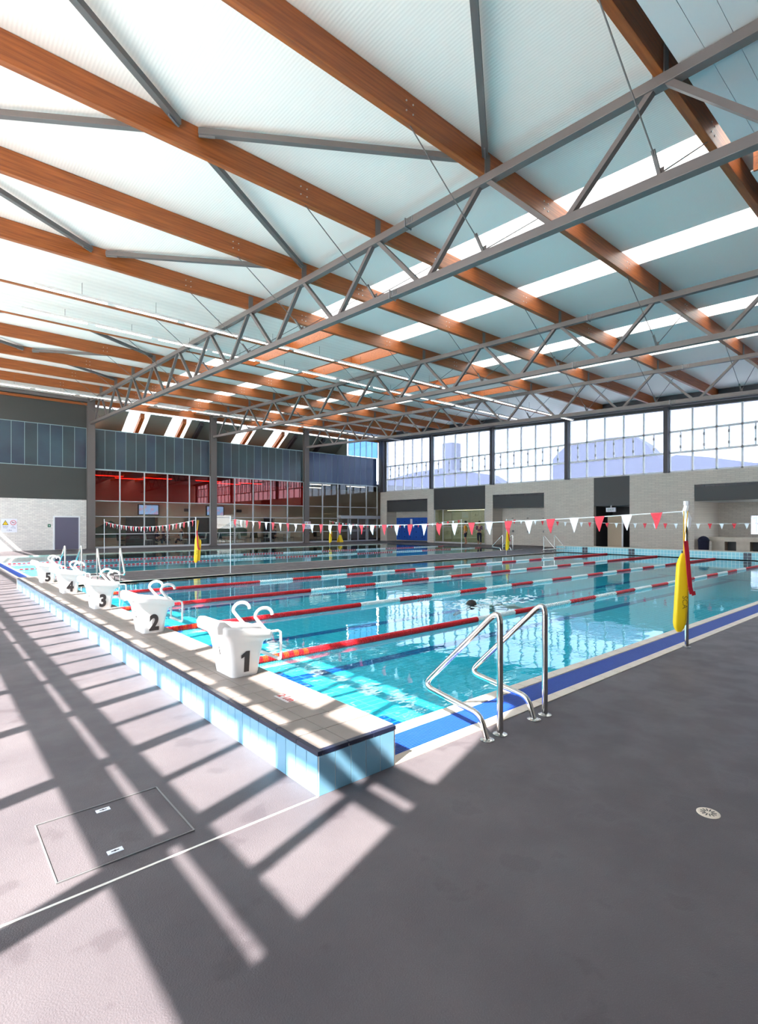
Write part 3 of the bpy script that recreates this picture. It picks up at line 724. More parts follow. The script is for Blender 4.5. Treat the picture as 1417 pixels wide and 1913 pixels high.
# ---------------------------------------------------------------- people
def skin_body(name, joints, edges, m, parent, sub=1):
    me = bpy.data.meshes.new(name); me.from_pydata([j[0] for j in joints], edges, [])
    o = bpy.data.objects.new(name, me); COL.objects.link(o)
    sk = o.modifiers.new('skin', 'SKIN'); ss = o.modifiers.new('sub', 'SUBSURF'); ss.levels = sub
    for i, j in enumerate(joints):
        r = j[1] if isinstance(j[1], tuple) else (j[1], j[1]); me.skin_vertices[0].data[i].radius = r
    me.skin_vertices[0].data[0].use_root = True
    dg = bpy.context.evaluated_depsgraph_get(); nm = bpy.data.meshes.new_from_object(o.evaluated_get(dg)); bpy.data.objects.remove(o)
    nm.name = name; nm.materials.clear(); nm.materials.append(M[m]); nm.polygons.foreach_set('use_smooth', [True]*len(nm.polygons))
    o = bpy.data.objects.new(name, nm); COL.objects.link(o); o.parent = parent; return o
def ellipsoid(c, r, seg=12, rings=8):
    m = MB(); m.lathe([(max(1e-4, cos(a)), sin(a)) for a in [(-pi/2+pi*i/rings) for i in range(rings+1)]], (0, 0, 0), seg)
    m.v = [(c[0]+p[0]*r[0], c[1]+p[1]*r[1], c[2]+p[2]*r[2]) for p in m.v]; return m
def person(label, loc, rz, top, bottom, bare_arm=True, bare_leg=False, pose='stand', arm='down', hairm='hair'):
    t = thing('person', label, 'person', (0, 0, 0))
    if pose == 'stand': hip, kn, ft = .92, [(.0, .10, .49), (.03, -.10, .50)], [(-.04, .11, .08), (-.10, -.09, .10)]
    else: hip, kn, ft = .50, [(.42, .1, .50), (.42, -.1, .50)], [(.42, .1, .08), (.40, -.1, .08)]
    sh = hip+.50
    J = [((0, 0, hip), (.14, .10)), ((0, 0, hip+.2), (.125, .095)), ((0, 0, sh-.06), (.15, .1)), ((0, 0, sh+.06), (.055, .055)), ((.01, 0, sh+.16), (.06, .06)), ((.02, 0, sh+.24), (.09, .08)), ((.0, 0, sh+.31), (.07, .065))]
    E = [(0, 1), (1, 2), (2, 3), (3, 4), (4, 5), (5, 6)]
    def limb(start, pts, rs):
        a = start
        for p, r in zip(pts, rs): J.append((p, r)); E.append((a, len(J)-1)); a = len(J)-1
        return a
    for i, s in enumerate((1, -1)):
        k = kn[i]; q = ft[i]
        limb(0, [(k[0]*.1, .1*s, hip-.05), k, q, (q[0]+.13, q[1], q[2]-.05)], [(.085, .085), (.055, .055), (.038, .038), (.03, .035)])
        if arm == 'down': ap = [(.0, .19*s, sh-.03), (-.03, .24*s, sh-.3), (.06, .22*s, sh-.52)]
        else: ap = [(.0, .19*s, sh-.03), (.06, .22*s, sh-.28), (.24, .05*s, sh-.2)]
        h_ = limb(2, ap, [(.055, .055), (.04, .04), (.026, .026)])
        e_ = Vector(ap[-1]); d = (e_-Vector(ap[-2])).normalized(); side = Vector((0, s, 0)).cross(d).normalized()
        palm = e_+d*.06; J.append((tuple(palm), (.03, .015))); E.append((h_, len(J)-1)); pi_ = len(J)-1
        for f_ in range(4):
            a = palm+side*(.024*(f_-1.5)/1.5)+d*.035; J.append((tuple(a), (.009, .009))); E.append((pi_, len(J)-1)); c = len(J)-1
            J.append((tuple(a+d*(.045+.01*(f_ in (1, 2)))-Vector((0, s*.008, 0))), (.007, .007))); E.append((c, len(J)-1))
        a = palm-d*.02+side*.035; J.append((tuple(a), (.01, .01))); E.append((pi_, len(J)-1)); c = len(J)-1; J.append((tuple(a+d*.04+side*.012), (.008, .008))); E.append((c, len(J)-1))
    b = skin_body('body', J, E, 'skin', t, 1)
    hz = sh+.24
    m = ellipsoid((-.022, 0, hz+.045), (.105, .092, .1), 14, 8); m.build('hair', hairm, t, smooth=True)
    m = MB()
    for s in (1, -1): m2 = ellipsoid((.098, .034*s, hz+.0), (.008, .013, .008), 8, 5); m.add(m2.v, m2.f)
    m.build('eye', 'black', t)
    m = ellipsoid((.112, 0, hz-.025), (.022, .014, .024), 8, 6); m2 = ellipsoid((.088, 0, hz-.07), (.014, .026, .007), 8, 5); m.add(m2.v, m2.f)
    for s in (1, -1): m2 = ellipsoid((.0, .09*s, hz-.01), (.02, .01, .03), 8, 5); m.add(m2.v, m2.f)
    m.build('facial_feature', 'skin', t, smooth=True)
    # clothing as slightly larger skins
    JJ = [((0, 0, hip-.02), (.15, .118)), ((0, 0, hip+.2), (.14, .11)), ((0, 0, sh-.07), (.165, .115)), ((0, 0, sh+.01), (.09, .08))]; EE = [(0, 1), (1, 2), (2, 3)]
    for s in (1, -1):
        ap = (0, .19*s, sh-.03), ((-.01 if arm == 'down' else .03), .215*s, sh-.17)
        a = len(JJ); JJ += [(ap[0], (.068, .068)), (ap[1], (.066, .066))]; EE += [(2, a), (a, a+1)]
        if not bare_arm:
            q = ((-.03, .24*s, sh-.3), (.05, .225*s, sh-.48)) if arm == 'down' else ((.06, .22*s, sh-.28), (.22, .07*s, sh-.21))
            JJ += [(q[0], (.052, .052)), (q[1], (.036, .036))]; EE += [(a+1, a+2), (a+2, a+3)]
    skin_body('shirt', JJ, EE, top, t, 1)
    JJ = [((0, 0, hip+.04), (.155, .122)), ((0, 0, hip-.06), (.15, .12))]; EE = [(0, 1)]
    for i, s in enumerate((1, -1)):
        k = kn[i]; q = ft[i]; a = len(JJ)
        kk = tuple(Vector(k)*.92+Vector((0, .1*s, hip-.08))*.08)
        JJ += [((k[0]*.1, .1*s, hip-.1), (.098, .098)), (kk, (.075, .075))]; EE += [(1, a), (a, a+1)]
        if not bare_leg:
            q2 = (q[0], q[1], q[2]+.06); JJ.append((q2, (.055, .055))); EE.append((a+1, a+2))
    skin_body('trousers' if not bare_leg else 'shorts', JJ, EE, bottom, t, 1)
    t.location = loc; t.rotation_euler = (0, 0, rz); return t
p1 = person('person in a yellow top and dark shorts standing by the green tinted glass, facing away', (31.45, 26.1, 0), radians(115), 'ycloth', 'navy', True, True)
m = MB(); m.tube([(.13, .17, 1.42), (.17, 0, 1.2), (.12, -.19, .98)], .016, 6); m.tube([(-.13, .17, 1.42), (-.15, 0, 1.2), (-.12, -.19, .98)], .016, 6)
_s = m.build('shoulder_strap', 'black'); _s.parent = p1
p2 = person('person in a dark red checked top and navy trousers leaning by the brick pier', (31.75, 25.0, 0), radians(-150), 'plaid', 'navy', False, False, arm='fold')
for i, (x, dy, rz, tp, lb) in enumerate(((12.6, 1.75, 0, 'navy', 'person with dark hair in navy seated at the cafe table, leftmost of three'), (13.5, 2.55, -pi/2, 'plaid', 'person in dark checked clothes seated at the cafe table, middle of three'), (14.4, 1.75, pi, 'navy', 'person in navy seated at the cafe table, rightmost of three'), (22.3, 2.0, pi, 'navy', 'person in navy seated at the table in the fourth pane of the second red bay'))):
    person(lb, (x, YW+dy, 0), rz, tp, 'navy', False, False, 'sit', 'fold')
# swimmer
sw = thing('person', 'swimmer with dark hair doing front crawl between the first and second ropes', 'person', (8.6, 6.75, -.1))
J = [((.45, .0, -.06), (.13, .09)), ((.2, 0, -.05), (.13, .09)), ((0, 0, -.03), (.16, .1)), ((-.14, 0, .0), (.05, .05)), ((-.26, 0, .03), (.09, .08)), ((-.33, 0, .03), (.06, .06)),
     ((.02, .2, -.02), (.055, .055)), ((-.3, .28, -.1), (.04, .04)), ((-.55, .24, -.14), (.025, .025)),
     ((.02, -.2, 0), (.055, .055)), ((.28, -.3, .04), (.04, .04)), ((.5, -.28, -.05), (.026, .026)),
     ((.6, .1, -.09), (.08, .08)), ((1.0, .1, -.13), (.055, .055)), ((1.4, .12, -.12), (.03, .03)), ((.6, -.1, -.09), (.08, .08)), ((1.0, -.1, -.1), (.055, .055)), ((1.4, -.1, -.18), (.03, .03))]
E_ = [(0,1),(1,2),(2,3),(3,4),(4,5),(2,6),(6,7),(7,8),(2,9),(9,10),(10,11),(0,12),(12,13),(13,14),(0,15),(15,16),(16,17)]
skin_body('body', J, E_, 'skin', sw, 1)
ellipsoid((8.6-.28, 6.75, .03-.06), (.125, .1, .1)).build('hair', 'hair', sw, smooth=True)
rnd = random.Random(3); m = MB()
for k in range(260):
    a = rnd.random()*2*pi; r = rnd.random()**.7; x = 8.9+r*cos(a)*1.5; y = 6.75+r*sin(a)*.55
    s_ = .006+.02*rnd.random(); e_ = ellipsoid((x, y, -.03+.006*rnd.random()), (s_*2.4, s_*2.0, s_*.35), 6, 3); m.add(e_.v, e_.f)
m.build('water_splash', 'splash', kind='stuff', label='white splashes on the water around the swimmer', cat='splash')

# ---------------------------------------------------------------- window wall opposite (right side of picture)
wr = struct('wall_right', (XW, 15, 0))
OPEN = [(36.1, 30.94, 3.72, 2.68), (30.19, 24.88, 4.5, 2.75), (24.18, 19.87, 3.74, 2.73), (16.32, 14.07, 4.5, 2.7), (10.54, -3.0, 3.76, 2.85)]
prev = YW
for (ya, yb, zt, zm) in OPEN:
    MB().box(XW, XW+.3, ya, prev, 0, 4.5).build('brick_pier', 'brickgrey', wr)
    if zt < 4.4: MB().box(XW, XW+.3, yb, ya, zt, 4.5).build('brick_head', 'brickgrey', wr)
    prev = yb
MB().box(XW, XW+.3, YN, prev, 0, 4.5).build('brick_pier', 'brickgrey', wr)
for i, (ya, yb, zt, zm) in enumerate(OPEN):
    dx = .0 if zt > 4.4 else .06
    MB().box(XW+dx, XW+.28, yb+.005, ya-.005, zm, zt-(0 if zt > 4.4 else .14)).build('charcoal_lintel', 'charcoal', wr)
    if zt < 4.4:
        n = int(abs(ya-yb)/.5)
        for k in range(n):
            a = yb+abs(ya-yb)*k/n; MB().box(XW+.05, XW+.2, a+.01, a+abs(ya-yb)/n-.01, zt-.135, zt-.01).build('head_tile', 'darksteel', wr)
# alcoves
def alcove(yb, ya, zt, mt, depth=1.6, floorm='deck'):
    MB().box(XW+depth, XW+depth+.15, yb-.2, ya+.2, 0, zt+.1).build('alcove_back', mt, wr)
    m = MB(); m.box(XW+.3, XW+depth, ya, ya+.15, 0, zt+.1); m.box(XW+.3, XW+depth, yb-.15, yb, 0, zt+.1); m.build('alcove_side', mt, wr)
    MB().box(XW+.28, XW+depth, yb, ya, zt, zt+.1).build('alcove_ceiling', 'soffit', wr)
alcove(30.94, 36.1, 2.68, 'brickgrey', 1.2); alcove(24.88, 30.19, 2.75, 'brickgrey', 2.2); alcove(19.87, 24.18, 2.73, 'brickgrey', 1.2)
alcove(14.07, 16.32, 2.7, 'charcoal', 2.6)
bl = thing('pool_cover_board', 'row of royal blue locker boards standing in the first brick alcove', 'board', (XW+.6, 33.1, 0))
for k in range(6):
    b_ = MB().box(XW+.55, XW+.65, 31.0+.73*k+.01, 31.0+.73*(k+1)-.01, .12, 2.12).build('board_panel', 'blueboard', bl)
    m = MB()
    for q in range(4): m.lathe([(.05, 0), (.05, .01)], (XW+.545, 31.0+.73*k+.36, .4+.45*q), 6); 
    m.v = [(XW+.548-(p[2]-.4-.45*int(round((p[2]-.4)/.45)))*0, p[1], p[2]+(p[0]-XW-.545)) for p in m.v]; m.build('vent_hole', 'navy', b_)
MB().box(XW+.52, XW+.56, 33.3, 33.55, 1.5, 2.0).build('notice', 'signwhite', bl)
gw = struct('window_31', (XW, 27.5, 0))
MB().box(XW+.05, XW+.07, 25.0, 30.1, .12, 2.7).build('pane', 'gglass', gw)
m = MB()
for y in (24.92, 29.2, 30.12): m.box(XW+.02, XW+.1, y-.03, y+.03, .0, 2.74)
m.box(XW+.02, XW+.1, 24.9, 30.15, 0, .12); m.box(XW+.02, XW+.1, 24.9, 29.2, 1.35, 1.39); m.build('frame', 'alu', gw)
al = thing('added_alcove_light', 'added light strip brightening the green glazed room on the far wall', 'light', (XW+1.2, 27.5, 2.7))  # no known lamp here; added strip brightens the room behind the green glass
MB().box(XW+1.1, XW+1.3, 25.2, 29.8, 2.7, 2.74).build('housing', 'lampbody', al); MB().box(XW+1.12, XW+1.28, 25.3, 29.7, 2.68, 2.7).build('tube', 'cafelamp', al)
# showers in alcove three
for k, y in enumerate((20.6, 21.9, 23.2)):
    t = thing('wall_shower', 'small wall shower fixture in the third alcove, %s from the right' % ORD[k], 'shower', (XW+1.15, y, 0), 'wall showers')
    m = MB(); m.tube([(XW+1.2, y, 2.0), (XW+1.02, y, 1.98)], .03, 6); m.build('rose', 'plate', t); MB().box(XW+1.14, XW+1.2, y-.07, y+.07, .95, 1.1).build('tap', 'plate', t)
# dark doorway and exit sign
ex = thing('exit_sign', 'pale lit exit sign box hung above the dark doorway', 'sign', (XW+.02, 15.2, 2.3))
MB().box(XW-.06, XW+.04, 14.9, 15.5, 2.32, 2.58).build('box', 'signwhite', ex)
text('lettering', 'EXIT', .2, 'greensign', ex, (XW-.061, 15.2, 2.38), (pi/2, 0, -pi/2), 1, .001)
MB().box(XW-.02, XW, 15.15, 15.25, 2.58, 2.72).build('bracket', 'plate', ex)
dd = struct('door_2', (XW+1.2, 15, 0))
MB().box(XW+1.0, XW+1.06, 14.9, 15.0, 0, 2.1).build('door_frame', 'alu', dd); MB().box(XW+1.0, XW+1.05, 15.0, 15.9, 0, 2.1).build('door_leaf', 'beige', dd)
# right alcove: opening to the outdoor side, bench and bin
MB().box(XW+4.0, XW+4.15, -3, 10.7, 2.05, 3.0).build('alcove_back', 'brickgrey', wr)
MB().box(XW+4.0, XW+4.15, 8.9, 10.7, 0, 2.05).build('alcove_back', 'brickgrey', wr); MB().box(XW+4.0, XW+4.15, -3, 8.9, 0, .98).build('alcove_back', 'brickgrey', wr)
MB().box(XW+.3, XW+4.1, 10.54, 10.7, 0, 3.0).build('alcove_side', 'brickgrey', wr); MB().box(XW+.28, XW+4.1, -3, 10.54, 2.85, 2.95).build('alcove_ceiling', 'soffit', wr)
w32 = struct('window_32', (XW+4, 3, .98))
m = MB()
for k in range(9): m.box(XW+4.02, XW+4.1, 8.9-1.3*k-.03, 8.9-1.3*k+.03, .98, 2.05)
m.build('mullion', 'whitepaint', w32); MB().box(XW+4.05, XW+4.06, -3, 8.9, .98, 2.05).build('pane', 'glass', w32)
bn = thing('bench', 'long cream tiled bench with open cubby holes below in the right alcove', 'bench', (XW+.9, 5, 0))
MB().box(XW+.55, XW+1.25, -3, 10.0, .62, .86).build('bench_top', 'tile_edge', bn)
for k in range(11): MB().box(XW+.6, XW+1.2, 9.25-1.16*k, 9.25-1.16*k+.62, 0, .62).build('pier', 'tile_edge', bn)
MB().box(XW+1.15, XW+1.2, -3, 10, 0, .62).build('back_board', 'charcoal', bn)
tb = thing('rubbish_bin', 'dark navy domed litter bin beside the cream bench', 'bin', (XW-.1, 10.05, 0))
MB().lathe([(.22, 0), (.25, .05), (.27, .62), (.28, .64)], (XW-.1, 10.05, 0), 20).build('body', 'navy', tb, smooth=True); MB().lathe([(.285, .64), (.28, .7), (.22, .82), (.1, .9), (.0, .92)], (XW-.1, 10.05, 0), 20).build('lid', 'navy', tb, smooth=True)

# high frosted windows
zt = lambda y: zb(y)+.1
wcols = [37.2-.0, 30.42, 24.2, 18.12, 11.96, 5.8, -.35, -6.5]
for i in range(len(wcols)-1):
    ya, yb = wcols[i], wcols[i+1]
    if i == 0: ya = 36.3
    g = struct('window_%d' % (i+1), (XW, (ya+yb)/2, 4.5))
    a, b = ya-.13, yb+.13; w_ = (a-b)/5
    for k in range(5):
        y1_, y0_ = a-w_*k, a-w_*(k+1)
        MB().box(XW+.1, XW+.112, y0_+.03, y1_-.03, 4.56, 5.58).build('pane', 'frost', g)
        ym = (y0_+y1_)/2
        MB().box(XW+.1, XW+.112, y0_+.03, ym-.03, 5.68, 6.78).build('pane', 'frost', g); MB().box(XW+.1, XW+.112, ym+.03, y1_-.03, 5.68, 6.78).build('pane', 'frost', g)
        MB().box(XW+.1, XW+.112, y0_+.03, y1_-.03, 6.88, zt(yb)-.02).build('pane', 'frost', g)
        MB().box(XW+.0, XW+.1, ym-.03, ym+.03, 5.66, 6.8).build('louvre_bar', 'whitepaint', g)
        m = MB(); m.box(XW-.03, XW+.02, ym-.045, ym+.045, 6.45, 6.6); m.box(XW-.03, XW+.02, ym-.045, ym+.045, 5.85, 6.0); m.build('winder', 'plate', g)
    m = MB()
    for k in range(6):
        y = a-w_*k; m.box(XW+.04, XW+.16, y-.045, y+.045, 4.5, zt(yb))
    m.build('mullion', 'whitepaint', g)
    m = MB()
    for z in (4.53, 5.63, 6.83): m.box(XW+.04, XW+.16, b, a, z-.055, z+.055)
    m.build('transom', 'whitepaint', g)
    c = thing('wall_column', 'dark steel column between the high windows, %s from the far left corner' % ORD[i], 'column', (XW-.05, yb, 4.5), 'dark window wall columns')
    m = MB(); m.box(XW-.2, XW+.12, yb-.12, yb+.12, 4.5, zt(yb)); m.build('shaft', 'darksteel', c)
cc = thing('corner_column', 'dark grouped corner columns where the two walls meet', 'column', (XW-.1, 36.7, 4.5))
for k in range(3): MB().box(XW-.25+.02*k, XW+.1, 36.3+.27*k, 36.5+.27*k, 4.5, zb(36)+.4).build('shaft', 'darksteel', cc)
MB().box(XW-.02, XW+.3, 36.2, YW+.2, 4.5, 9.3).build('corner_infill', 'charcoal', wr)
m = MB(); m.hexa([(XW, YN, zb(YN)-.25), (XW+.3, YN, zb(YN)-.25), (XW+.3, YW, zb(YW)-.25), (XW, YW, zb(YW)-.25), (XW, YN, zc(YN)+.1), (XW+.3, YN, zc(YN)+.1), (XW+.3, YW, zc(YW)+.1), (XW, YW, zc(YW)+.1)]); m.build('head_flashing', 'charcoal', wr)

# ---------------------------------------------------------------- sunny glazed wall behind the camera, near wall
K = math.tan(radians(SUN_E))/cos(radians(SUN_A)); D = -XS
ZR = [(.25, (-.45+D)*K-.25, 1.165), ((-.45+D)*K, (.62+D)*K, 1.165), ((.905+D)*K, (.965+D)*K, 1.165), ((1.15+D)*K, (1.87+D)*K, .5825), ((2.03+D)*K, (2.11+D)*K, .5825), ((2.365+D)*K, (3.95+D)*K, 1.165), ((4.2+D)*K, (4.4+D)*K, 1.165)]  # unseen lowest row added, tall row stretched, to let in more light
wb = struct('wall_back', (XS, 15, 0))
Y0w = 1.38-.325*D
MB().box(XS-.2, XS, YN, Y0w, 0, 9.2).build('solid_panel', 'charcoal', wb)
zprev = 0
for (za, zb_, st) in ZR:
    MB().box(XS-.008, XS+.008, Y0w, YW, zprev, za).build('spandrel', 'whitepaint', wb); zprev = zb_
MB().box(XS-.008, XS+.008, Y0w, YW, zprev, 9.4).build('spandrel', 'whitepaint', wb)
wg = struct('window_33', (XS, 15, 3))
for (za, zb_, st) in ZR:
    y = 2.40-.325*D-st*3
    ys = []
    while y < YW:
        if y > Y0w: ys.append(y)
        y += st
    m = MB()
    for j, y in enumerate(ys):
        k_ = round((y-(2.40-.325*D))/.5825); wd = .07 if k_ % 2 == 0 else .04
        m.box(XS-.02, XS+.01, y-wd, y+wd, za, zb_)
    m.build('mullion', 'whitepaint', wg)
    MB().box(XS-.004, XS+.004, Y0w, YW, za, zb_).build('pane', 'sheer', wg)
MB().box(XS, XW+.3, YN-.2, YN, 0, 9).build('wall_near', 'brickgrey', kind='structure')

# outside
MB().box(-60, XS-.25, -60, 110, -.4, -.3).build('ground', 'outside', kind='structure')
MB().box(XW+10.1, 120, -60, 110, -.4, -.3).build('ground', 'outside', kind='structure')
ob = thing('outbuilding', 'pale blurred outbuilding shape behind the high frosted windows', 'building', (60, 15, -.3))
MB().prism([(-8, -.3), (34.5, -.3), (34.5, 9.4), (33.9, 10.0), (32.7, 10.9), (28.5, 11.2), (25.0, 11.1), (23.6, 10.1), (22.0, 8.2), (20.6, 8.6), (17.7, 8.1), (13.9, 7.2), (5, 6.6), (-8, 6.4)], 'x', 58, 60).build('wall', 'hill', ob)
ob = thing('outbuilding', 'small pale block behind the frosted windows nearest the corner', 'building', (60, 62, -.3))
m = MB(); m.prism([(41, -.3), (80, -.3), (80, 9), (66, 8.7), (58, 9.6), (52.5, 9.8), (52.5, 13.4), (50.7, 13.4), (50.7, 9.4), (44, 8.2), (41, 6.4)], 'x', 58, 60); m.build('wall', 'hill', ob)

# ---------------------------------------------------------------- starting blocks
def rrect(cx, cy, hx, hy, r, z, n=4, tilt=0):
    p = []
    for (sx, sy, a0) in ((1, 1, 0), (-1, 1, 90), (-1, -1, 180), (1, -1, 270)):
        for k in range(n+1):
            a = radians(a0+90*k/n); x = cx+sx*(hx-r)+r*cos(a); y = cy+sy*(hy-r)+r*sin(a); p.append((x, y, z-tilt*(x-cx)))
    return p
def loft(rings):
    m = MB(); n = len(rings[0]); vs = [p for r in rings for p in r]
    fs = [(i*n+k, i*n+(k+1) % n, (i+1)*n+(k+1) % n, (i+1)*n+k) for i in range(len(rings)-1) for k in range(n)]
    fs += [tuple(range(n-1, -1, -1)), tuple((len(rings)-1)*n+k for k in range(n))]
    return m.add(vs, fs)
def starting_block(num, loc):
    # local: x towards the pool, origin at the base centre
    t = thing('starting_block', 'white moulded starting block numbered %d, %s' % (num, ['nearest the camera', 'second from the camera', 'in the middle of the row of five', 'second from the far end', 'farthest from the camera'][num-1]), 'starting block', (0,0,0), 'row of five white starting blocks')
    T = .18
    loft([rrect(0, 0, .135, .195, .05, 0), rrect(0, 0, .14, .2, .05, .03), rrect(0, 0, .16, .215, .05, .2), rrect(0, 0, .185, .23, .05, .33, tilt=T*.5), rrect(.0, 0, .225, .25, .05, .385, tilt=T)]).build('pedestal', 'white', t, smooth=True)
    loft([rrect(.0, 0, .24, .265, .04, .385, tilt=T), rrect(.0, 0, .25, .275, .04, .40, tilt=T), rrect(.0, 0, .25, .275, .04, .455, tilt=T), rrect(.0, 0, .235, .26, .035, .47, tilt=T)]).build('platform', 'white', t, smooth=True)
    z = lambda x: .47-T*x
    MB().prism([(-.30, z(-.30)-.075), (-.31, z(-.30)-.005), (-.285, z(-.3)+.04), (-.22, z(-.2)+.05), (-.15, z(-.15)-.005), (-.15, z(-.15)-.07)], 'y', -.235, .235).build('foot_rest', 'white', t, bevel=.015)
    for s in (-1, 1):
        y = .235*s
        pts = [(.20, y, z(.2)-.02), (.13, y, z(.13)+.05), (.075, y, z(.1)+.12)]
        pts += [(.165+.09*cos(a), y, z(.16)+.135+.075*sin(a)) for a in [radians(170-17*k) for k in range(11)]]
        m = MB(); m.tube(pts, .0175, 8); m.build('hand_grip', 'white', t, smooth=True)
        m = MB(); m.tube([(.18, y*.9, z(.2)-.035), (.33, y*.9, z(.33)-.01), (.36, y*.9, z(.33)-.03), (.365, y*.9, z(.33)-.07), (.365, y*.9, .13), (.355, y*.9, .105)], .014, 8)
        m.build('frame_arm', 'white', t, smooth=True)
    m = MB(); m.bar((.355, -.215, .11), (.355, .215, .11), .028, .028); m.build('backstroke_bar', 'white', t, bevel=.004)
    if num == 1:
        m = MB(); m.prism([(-.022, .0), (.028, .0), (.028, .205), (-.008, .205), (-.055, .17), (-.055, .14), (-.022, .155)], 'y', -.0035, 0)
        o = m.build('numeral', 'black', t); o.location = (-.005, -.2035, .045); o.rotation_euler = (radians(6), 0, 0)
    else: o = text('numeral', str(num), .29, 'black', t, (-.005, -.2075, .045), (radians(96), 0, 0), .82, .002, .013)
    o = text('numeral', str(num), .13, 'black', t, (-.162, .02, .20), (radians(97), 0, -pi/2), .9, .002, .004)
    t.location = loc; t.scale = (.93, .93, .9); return t
for k, (x, y) in enumerate(((2.15, 4.44), (2.15, 6.87), (2.15, 9.30), (2.15, 11.72), (2.15, 14.10))):
    starting_block(k+1, (x, y, PT))

# ---------------------------------------------------------------- ladders
def fillet(pts, r=.08, n=6):
    out = [Vector(pts[0])]
    for i in range(1, len(pts)-1):
        p = Vector(pts[i]); a = (Vector(pts[i-1])-p); b = (Vector(pts[i+1])-p); q = min(r, a.length*.45, b.length*.45)
        A = p+a.normalized()*q; Bq = p+b.normalized()*q
        for k in range(n+1):
            u = k/n; out.append(A*(1-u)**2+p*2*u*(1-u)+Bq*u*u)
    out.append(Vector(pts[-1])); return out
def rail_set(label, x0, x1, yb, sgn, mirror=False):
    """two bent grab rails, x0 and x1 apart, posts on the deck at yb, reaching over the water towards sgn"""
    t = thing('pool_ladder', label, 'handrail', ((x0+x1)/2, yb, 0), 'stainless pool ladders')
    for x in (x0, x1):
        dx = .16
        fx = x-dx
        pts = [(x, yb, 0), (x, yb, .93), (fx-.02, yb+sgn*.52, .40), (fx+.02, yb+sgn*.56, .2), (fx, yb+sgn*.1, .13), (fx, yb+sgn*.0, 0)]
        m = MB(); m.tube(fillet([pts[0], (x, yb, .955), (x-.07, yb+sgn*.74, .22), (fx, yb+sgn*.06, .17), (fx, yb, 0)], .12, 7), .0235, 14)
        m.build('rail', 'chrome', t, smooth=True)
        for (fx_, fy) in ((x, yb), (fx, yb)):
            MB().lathe([(.055, 0), (.055, .006), (.034, .014), (.026, .016)], (fx_, fy, 0), 18).build('base_flange', 'chrome', t, smooth=True)
    return t
rail_set('pair of bent stainless ladder rails in the foreground at the near pool edge', 3.31, 3.93, 2.41, 1)
rail_set('stainless ladder rails behind starting block three on the far edge of the main pool', 3.62, 4.2, 15.95, -1)
rail_set('stainless ladder rails behind starting block four at the near edge of the far pool', 3.3, 3.75, 18.45, 1)
rail_set('stainless ladder rails on the far edge of the main pool, right of the people', 25.9, 27.0, 15.95, -1)
rail_set('stainless ladder rails at the near edge of the far pool, left of the yellow tube', 25.6, 26.6, 18.45, 1)

# ---------------------------------------------------------------- lane ropes
def float_src(m):
    o = MB(); R = .046
    for k in range(5):
        x = .007+.0125*k; o.add(*(lambda q: (q.v, q.f))(MB().tube([(x-.004, 0, 0), (x+.004, 0, 0)], R*(1 if k % 2 == 0 else .82), 10)))
    o.tube([(0, 0, 0), (.066, 0, 0)], .028, 8)
    return o
def lane_rope(n, y, label, xi, first_red):
    t = thing('lane_rope', label, 'lane rope', (P1[0], y, 0), 'red and white lane ropes')
    MB().tube([(P1[0], y, .0), (P1[1], y, .0)], .006, 6).build('cable', 'rope', t)
    zz = .0
    src = {}
    x = P1[0]+.08; i = 0
    stuff = {'red': MB(), 'wfloat': MB()}
    while x < P1[1]-.1:
        if x < first_red: c = 'red'
        elif x > P1[1]-5.2: c = 'red'
        else: c = 'wfloat' if int(math.floor(x-first_red)) % 2 == 0 else 'red'
        cc = 'orange' if (c == 'red' and x < P1[0]+1.2 and i % 2 == 0) else c
        if x < xi:
            if cc not in src:
                q = float_src(cc); off = wloc(t)
                src[cc] = link_mesh('float', [(p[0]+off.x, p[1]+off.y, p[2]+off.z) for p in q.v], q.f, cc, t, smooth=False); src[cc].location = Vector((x, y, zz))-off
            else: copy_piece(src[cc], t, Vector((x, y, zz))-wloc(t))
        else:
            q = stuff[c]; R = .042; q.tube([(x, y, zz), (x+.03, y, zz)], R, 8); q.tube([(x+.03, y, zz), (x+.07, y, zz)], R*.7, 8)
        x += .07; i += 1
    for c, q in stuff.items():
        if q.v: q.build('float_run', c, t, kind='stuff')
lane_rope(0, 5.56, 'nearest red and white lane rope, starting at block one', 9.0, 7.0)
lane_rope(1, 8.06, 'second red and white lane rope from the camera', 8.0, 6.5)
lane_rope(2, 10.56, 'third red and white lane rope from the camera', 7.0, 7.0)
lane_rope(3, 13.06, 'fourth red and white lane rope, farthest in the main pool', 6.0, 7.0)
for (y, lb) in ((22.0, 'nearer thin lane rope in the far pool'), (25.3, 'farther thin lane rope in the far pool')):
    t = thing('lane_rope', lb, 'lane rope', (P2[0], y, 0), 'far pool lane ropes'); q = {'red': MB(), 'wfloat': MB()}
    x = P2[0]+.1
    while x < P2[1]:
        c = 'red' if (x < 7.5 or int(x/2.5) % 2) else 'wfloat'; q[c].tube([(x, y, 0), (x+.1, y, 0)], .022, 6); x += .16
    for c in q: q[c].build('float_run', c, t, kind='stuff')
    MB().tube([(P2[0], y, 0), (P2[1], y, 0)], .01, 5).build('cable', 'rope', t)

